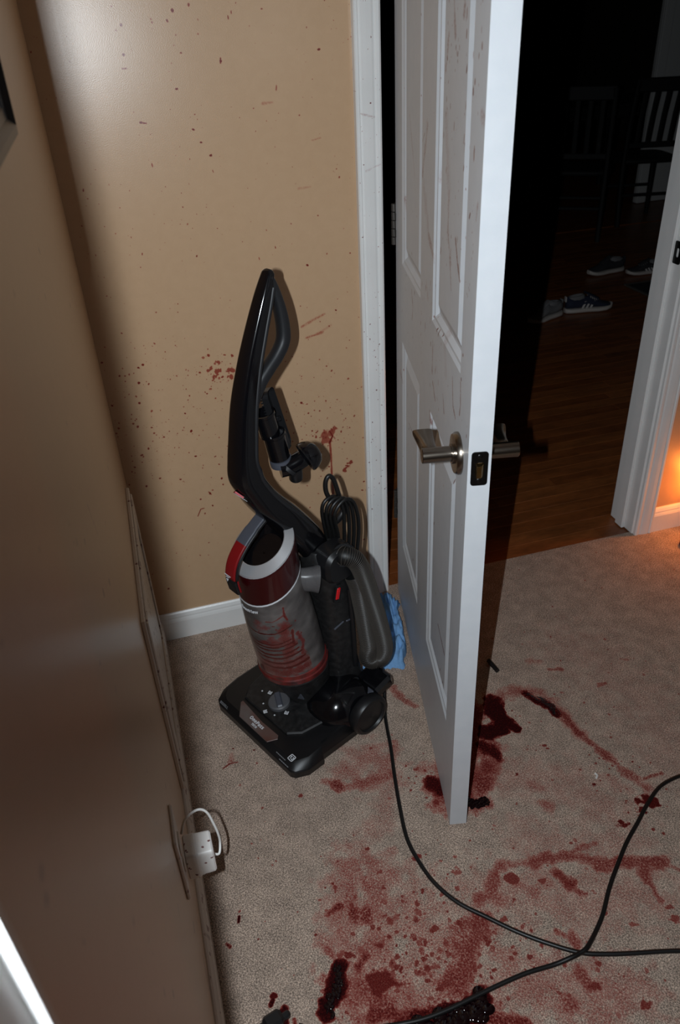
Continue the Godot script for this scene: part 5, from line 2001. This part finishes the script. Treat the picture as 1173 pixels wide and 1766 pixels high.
# ================================================================ things lying on the carpet
func build_floor_things() -> void:
	var st := begin()
	var b := [Vector3(1.168, 0.0042, 0.844), Vector3(1.093, 0.0042, 0.843), Vector3(1.041, 0.0042, 0.844), Vector3(0.994, 0.0042, 0.854), Vector3(0.946, 0.0042, 0.881), Vector3(0.899, 0.0042, 0.914), Vector3(0.848, 0.0042, 0.949), Vector3(0.796, 0.0042, 0.992), Vector3(0.760, 0.0042, 1.024), Vector3(0.724, 0.0042, 1.061), Vector3(0.692, 0.0042, 1.087)]
	b.append_array([Vector3(0.659, 0.0110, 1.110), Vector3(0.641, 0.0110, 1.115), Vector3(0.623, 0.0110, 1.117)])
	b.append_array([Vector3(0.590, 0.0045, 1.116), Vector3(0.539, 0.0045, 1.114), Vector3(0.487, 0.0045, 1.117), Vector3(0.436, 0.0045, 1.122), Vector3(0.385, 0.0045, 1.127), Vector3(0.336, 0.0045, 1.128), Vector3(0.286, 0.0045, 1.122), Vector3(0.228, 0.0045, 1.110), Vector3(0.172, 0.0045, 1.094), Vector3(0.132, 0.0045, 1.074)])
	tube(st, curve(b, 8), 0.0042, 10)
	var cord := commit("extension_cord", st, M.black_cable_rubber)
	tag(cord, "black cord curving over the vacuum's cord and ending in a flat plug", "cord")
	var pc: Vector3 = [Vector3(0.092, 0.0120, 1.058)][0]
	st = begin()
	box(st, pc, Vector3(0.034, 0.022, 0.026), 0.005, Basis(Vector3.UP, 0.25))
	box(st, pc + Vector3(0.022, -0.003, -0.004), Vector3(0.016, 0.012, 0.012), 0.003, Basis(Vector3.UP, 0.25))
	commit("plug", st, M.black_satin_plastic, cord)
	st = begin()
	for s in [-1, 1]:
		box(st, pc + Vector3(-0.024, 0.0, 0.0065 * s + 0.005), Vector3(0.018, 0.0065, 0.0016), 0.0004, Basis(Vector3.UP, 0.25))
	commit("prong", st, M.steel, cord)
	# crumpled blue cloth behind the vacuum
	st = begin()
	var f := FastNoiseLite.new()
	f.seed = 12
	f.frequency = 3.2
	f.fractal_octaves = 3
	var c0: Array = [Vector3(0.619, 0.0000, -0.003), Vector3(0.676, 0.0000, 0.091), Vector3(0.606, 0.0000, 0.331), Vector3(0.491, 0.0000, 0.326), Vector3(0.504, 0.0000, 0.172)]
	var grid := 34
	var top := []
	for j in grid + 1:
		var row := []
		for i in grid + 1:
			var s := float(i) / grid
			var t := float(j) / grid
			var p: Vector3 = (c0[0] as Vector3).lerp(c0[1], s).lerp((c0[4] as Vector3).lerp(c0[3], 0.9).lerp(c0[2], s), t)
			var edge := minf(minf(s, 1.0 - s), minf(t, 1.0 - t))
			p += Vector3(f.get_noise_2d(t * 1.3, 4.0), 0, f.get_noise_2d(s * 1.3, 9.0)) * 0.02 * (1.0 - clampf(edge * 5.0, 0.0, 1.0))
			var hgt := 0.012 + 0.030 * absf(f.get_noise_2d(s * 0.9 + t * 0.3, t * 0.5)) + 0.018 * pow(absf(sin(7.0 * s + 2.0 * t + 2.2 * f.get_noise_2d(s, t))), 3.0)
			if s > 0.45:
				hgt += 0.012 * smoothstep(0.45, 0.5, s)
			p.y = 0.003 + hgt * clampf(edge * 14.0, 0.0, 1.0)
			row.append(p)
		top.append(row)
	var tt := PackedVector3Array()
	var gg := PackedInt32Array()
	for j in grid:
		for i in grid:
			for sheet in [0.0, 1.0]:
				var q := []
				for e in [[i, j], [i + 1, j], [i + 1, j + 1], [i, j + 1]]:
					var p: Vector3 = top[e[1]][e[0]]
					q.append(p if sheet == 0.0 else Vector3(p.x, maxf(0.0005, p.y - 0.0035), p.z))
				if sheet == 0.0:
					tt.append_array([q[0], q[1], q[2], q[0], q[2], q[3]])
				else:
					tt.append_array([q[0], q[2], q[1], q[0], q[3], q[2]])
				gg.append_array([1 + int(sheet), 1 + int(sheet)])
	tris(st, tt, gg)
	var bm: StandardMaterial3D = M.blue_cloth
	tag(commit("cloth", st, bm), "crumpled light blue cloth on the carpet between the vacuum hose and the door", "cloth")
	# wet, clotted patches that stand proud of the pile
	clot("wet_stain", "long glossy dark clot on the carpet near the bottom edge, left of the red smear", [Vector3(0.224, 0.0000, 1.001), Vector3(0.220, 0.0000, 1.022), Vector3(0.205, 0.0000, 1.040), Vector3(0.189, 0.0000, 1.053), Vector3(0.191, 0.0000, 1.071)], 0.0105, 0.006, 3)
	clot("wet_stain", "small glossy dark clot with a bright glint at the foot of the open door", [Vector3(0.589, 0.0000, 0.756), Vector3(0.598, 0.0000, 0.765), Vector3(0.611, 0.0000, 0.766), Vector3(0.622, 0.0000, 0.767)], 0.0125, 0.009, 5)
	clot("wet_stain", "wide wet dark pool under the cord at the bottom edge", [Vector3(0.298, 0.0000, 1.146), Vector3(0.346, 0.0000, 1.144), Vector3(0.384, 0.0000, 1.142), Vector3(0.420, 0.0000, 1.144), Vector3(0.441, 0.0000, 1.131)], 0.024, 0.005, 8)
	# dark tuft on the drag mark
	st = begin()
	var rng := RandomNumberGenerator.new()
	rng.seed = 3
	var base: Array = [Vector3(0.861, 0.0000, 0.516), Vector3(0.876, 0.0000, 0.541), Vector3(0.891, 0.0000, 0.565), Vector3(0.889, 0.0000, 0.596)]
	var spine := curve(base, 6)
	for k in 46:
		var i := rng.randi_range(0, spine.size() - 4)
		var off := Vector3(rng.randfn() * 0.006, 0, rng.randfn() * 0.004)
		var pp := PackedVector3Array()
		for e in 4:
			pp.append(spine[i + e] + off + Vector3(rng.randfn() * 0.002, 0.001 + 0.0045 * sin(PI * e / 3.0) * rng.randf(), rng.randfn() * 0.002))
		tube(st, pp, 0.0007, 4)
	var tuft := tag(commit("fibre_tuft", st, M.dark_fibres), "dark matted tuft lying on the curved red drag mark behind the door", "tuft")
	tuft.set_meta("kind", "stuff")
	# small black stick and a white fleck
	st = begin()
	var sp: Array = [Vector3(0.816, 0.0060, 0.381), Vector3(0.821, 0.0060, 0.423)]
	tube(st, PackedVector3Array([sp[0], (sp[0] as Vector3).lerp(sp[1], 0.06), (sp[0] as Vector3).lerp(sp[1], 0.94), sp[1]]), 0.006, 12)
	tag(commit("black_stick", st, M.black_satin_plastic), "short black plastic stick on the carpet just behind the open door", "stick")
	st = begin()
	var fp: Array = [Vector3(0.883, 0.0030, 0.778), Vector3(0.885, 0.0030, 0.784), Vector3(0.879, 0.0030, 0.790)]
	tube(st, curve(fp, 4), 0.0024, 7)
	tag(commit("white_scrap", st, M.white_plastic), "tiny white scrap on the carpet amid the red spots right of the door", "scrap")
	# edge of something dark red by the right-hand baseboard
	var rp: Vector3 = [Vector3(1.655, 0.0000, 0.123)][0]
	st = begin()
	var rings := []
	f.frequency = 9.0
	for j in 9:
		var t := float(j) / 8.0
		var r := PackedVector3Array()
		for k in 20:
			var an := TAU * k / 20
			var rad := (0.052 + 0.014 * f.get_noise_2d(cos(an) * 0.12 + 3.0, sin(an) * 0.12 + t * 0.2)) * sqrt(maxf(0.02, 1.0 - t * t * 0.96))
			r.append(rp + Vector3(cos(an) * rad, 0.002 + 0.05 * t, sin(an) * rad * 0.9))
		rings.append(r)
	loft(st, rings)
	tag(commit("red_cloth", st, M.dark_red_cloth), "dark red rumpled cloth peeking in at the right edge by the baseboard", "cloth")


func clot(called: String, label: String, pts: Array, width: float, height: float, seed: int) -> void:
	# many low lumps run together along a path
	var rng := RandomNumberGenerator.new()
	rng.seed = seed
	var path := curve(pts, 8)
	var st := begin()
	var count := int(40 + 3600.0 * width)
	for k in count:
		var p := path[rng.randi_range(0, path.size() - 1)]
		var spread := width * rng.randf_range(0.0, 0.85)
		var a := rng.randf() * TAU
		var c := p + Vector3(cos(a), 0, sin(a)) * spread
		var r := width * rng.randf_range(0.12, 0.62)
		var h := minf(height, r * 0.5) * rng.randf_range(0.45, 1.0)
		var turn := rng.randf() * PI
		var stretch := rng.randf_range(0.55, 1.0)
		var ax := Vector3(cos(turn), 0, sin(turn)) * r
		var az := Vector3(-sin(turn), 0, cos(turn)) * r * stretch
		var rings := []
		for e in [[1.0, 0.0003], [0.96, 0.35], [0.8, 0.68], [0.5, 0.92], [0.15, 1.0]]:
			rings.append(ring(c + Vector3(0, h * e[1] if e[1] > 0.01 else e[1], 0), ax * e[0], az * e[0], 12))
		loft(st, rings, true)
	tag(commit(called, st, M.wet_dark_red), label, "stain", "wet dark patches on the carpet")


# ================================================================ the lamp whose glow shows on the right
func build_lamp() -> void:
	var at := Vector3(1.708, 0.165, 0.0)
	var lamp := thing("night_light", "lit amber night light plugged in low on the wall right of the doorway", "lamp", at)
	var st := begin()
	box(st, Vector3(0, -0.03, 0.004), Vector3(0.07, 0.115, 0.008), 0.002)
	commit("wall_plate", st, M.ivory_plastic, lamp)
	st = begin()
	box(st, Vector3(0, -0.045, 0.026), Vector3(0.045, 0.04, 0.036), 0.006)
	commit("base", st, M.white_plastic, lamp)
	st = begin()
	lathe(st, [[0.0, -0.026], [0.026, -0.026], [0.036, 0.0], [0.037, 0.025], [0.030, 0.052], [0.014, 0.066], [0.0, 0.068]], 28, Transform3D(Basis(), Vector3(0, 0, 0.052)))
	var m := flat_material("amber_lamp_glass", Color8(255, 200, 130), 0.4)
	m.emission_enabled = true
	m.emission = Color(1.0, 0.62, 0.24)
	m.emission_energy_multiplier = 1.5
	commit("globe", st, m, lamp)
	var l := OmniLight3D.new()
	l.name = "lamp_light"
	l.light_color = Color(1.0, 0.56, 0.19)
	l.light_energy = 0.05
	l.light_size = 0.03
	l.omni_range = 12.0
	l.omni_attenuation = 2.0
	l.shadow_enabled = true
	l.position = Vector3(0, 0.02, 0.052)
	lamp.add_child(l)
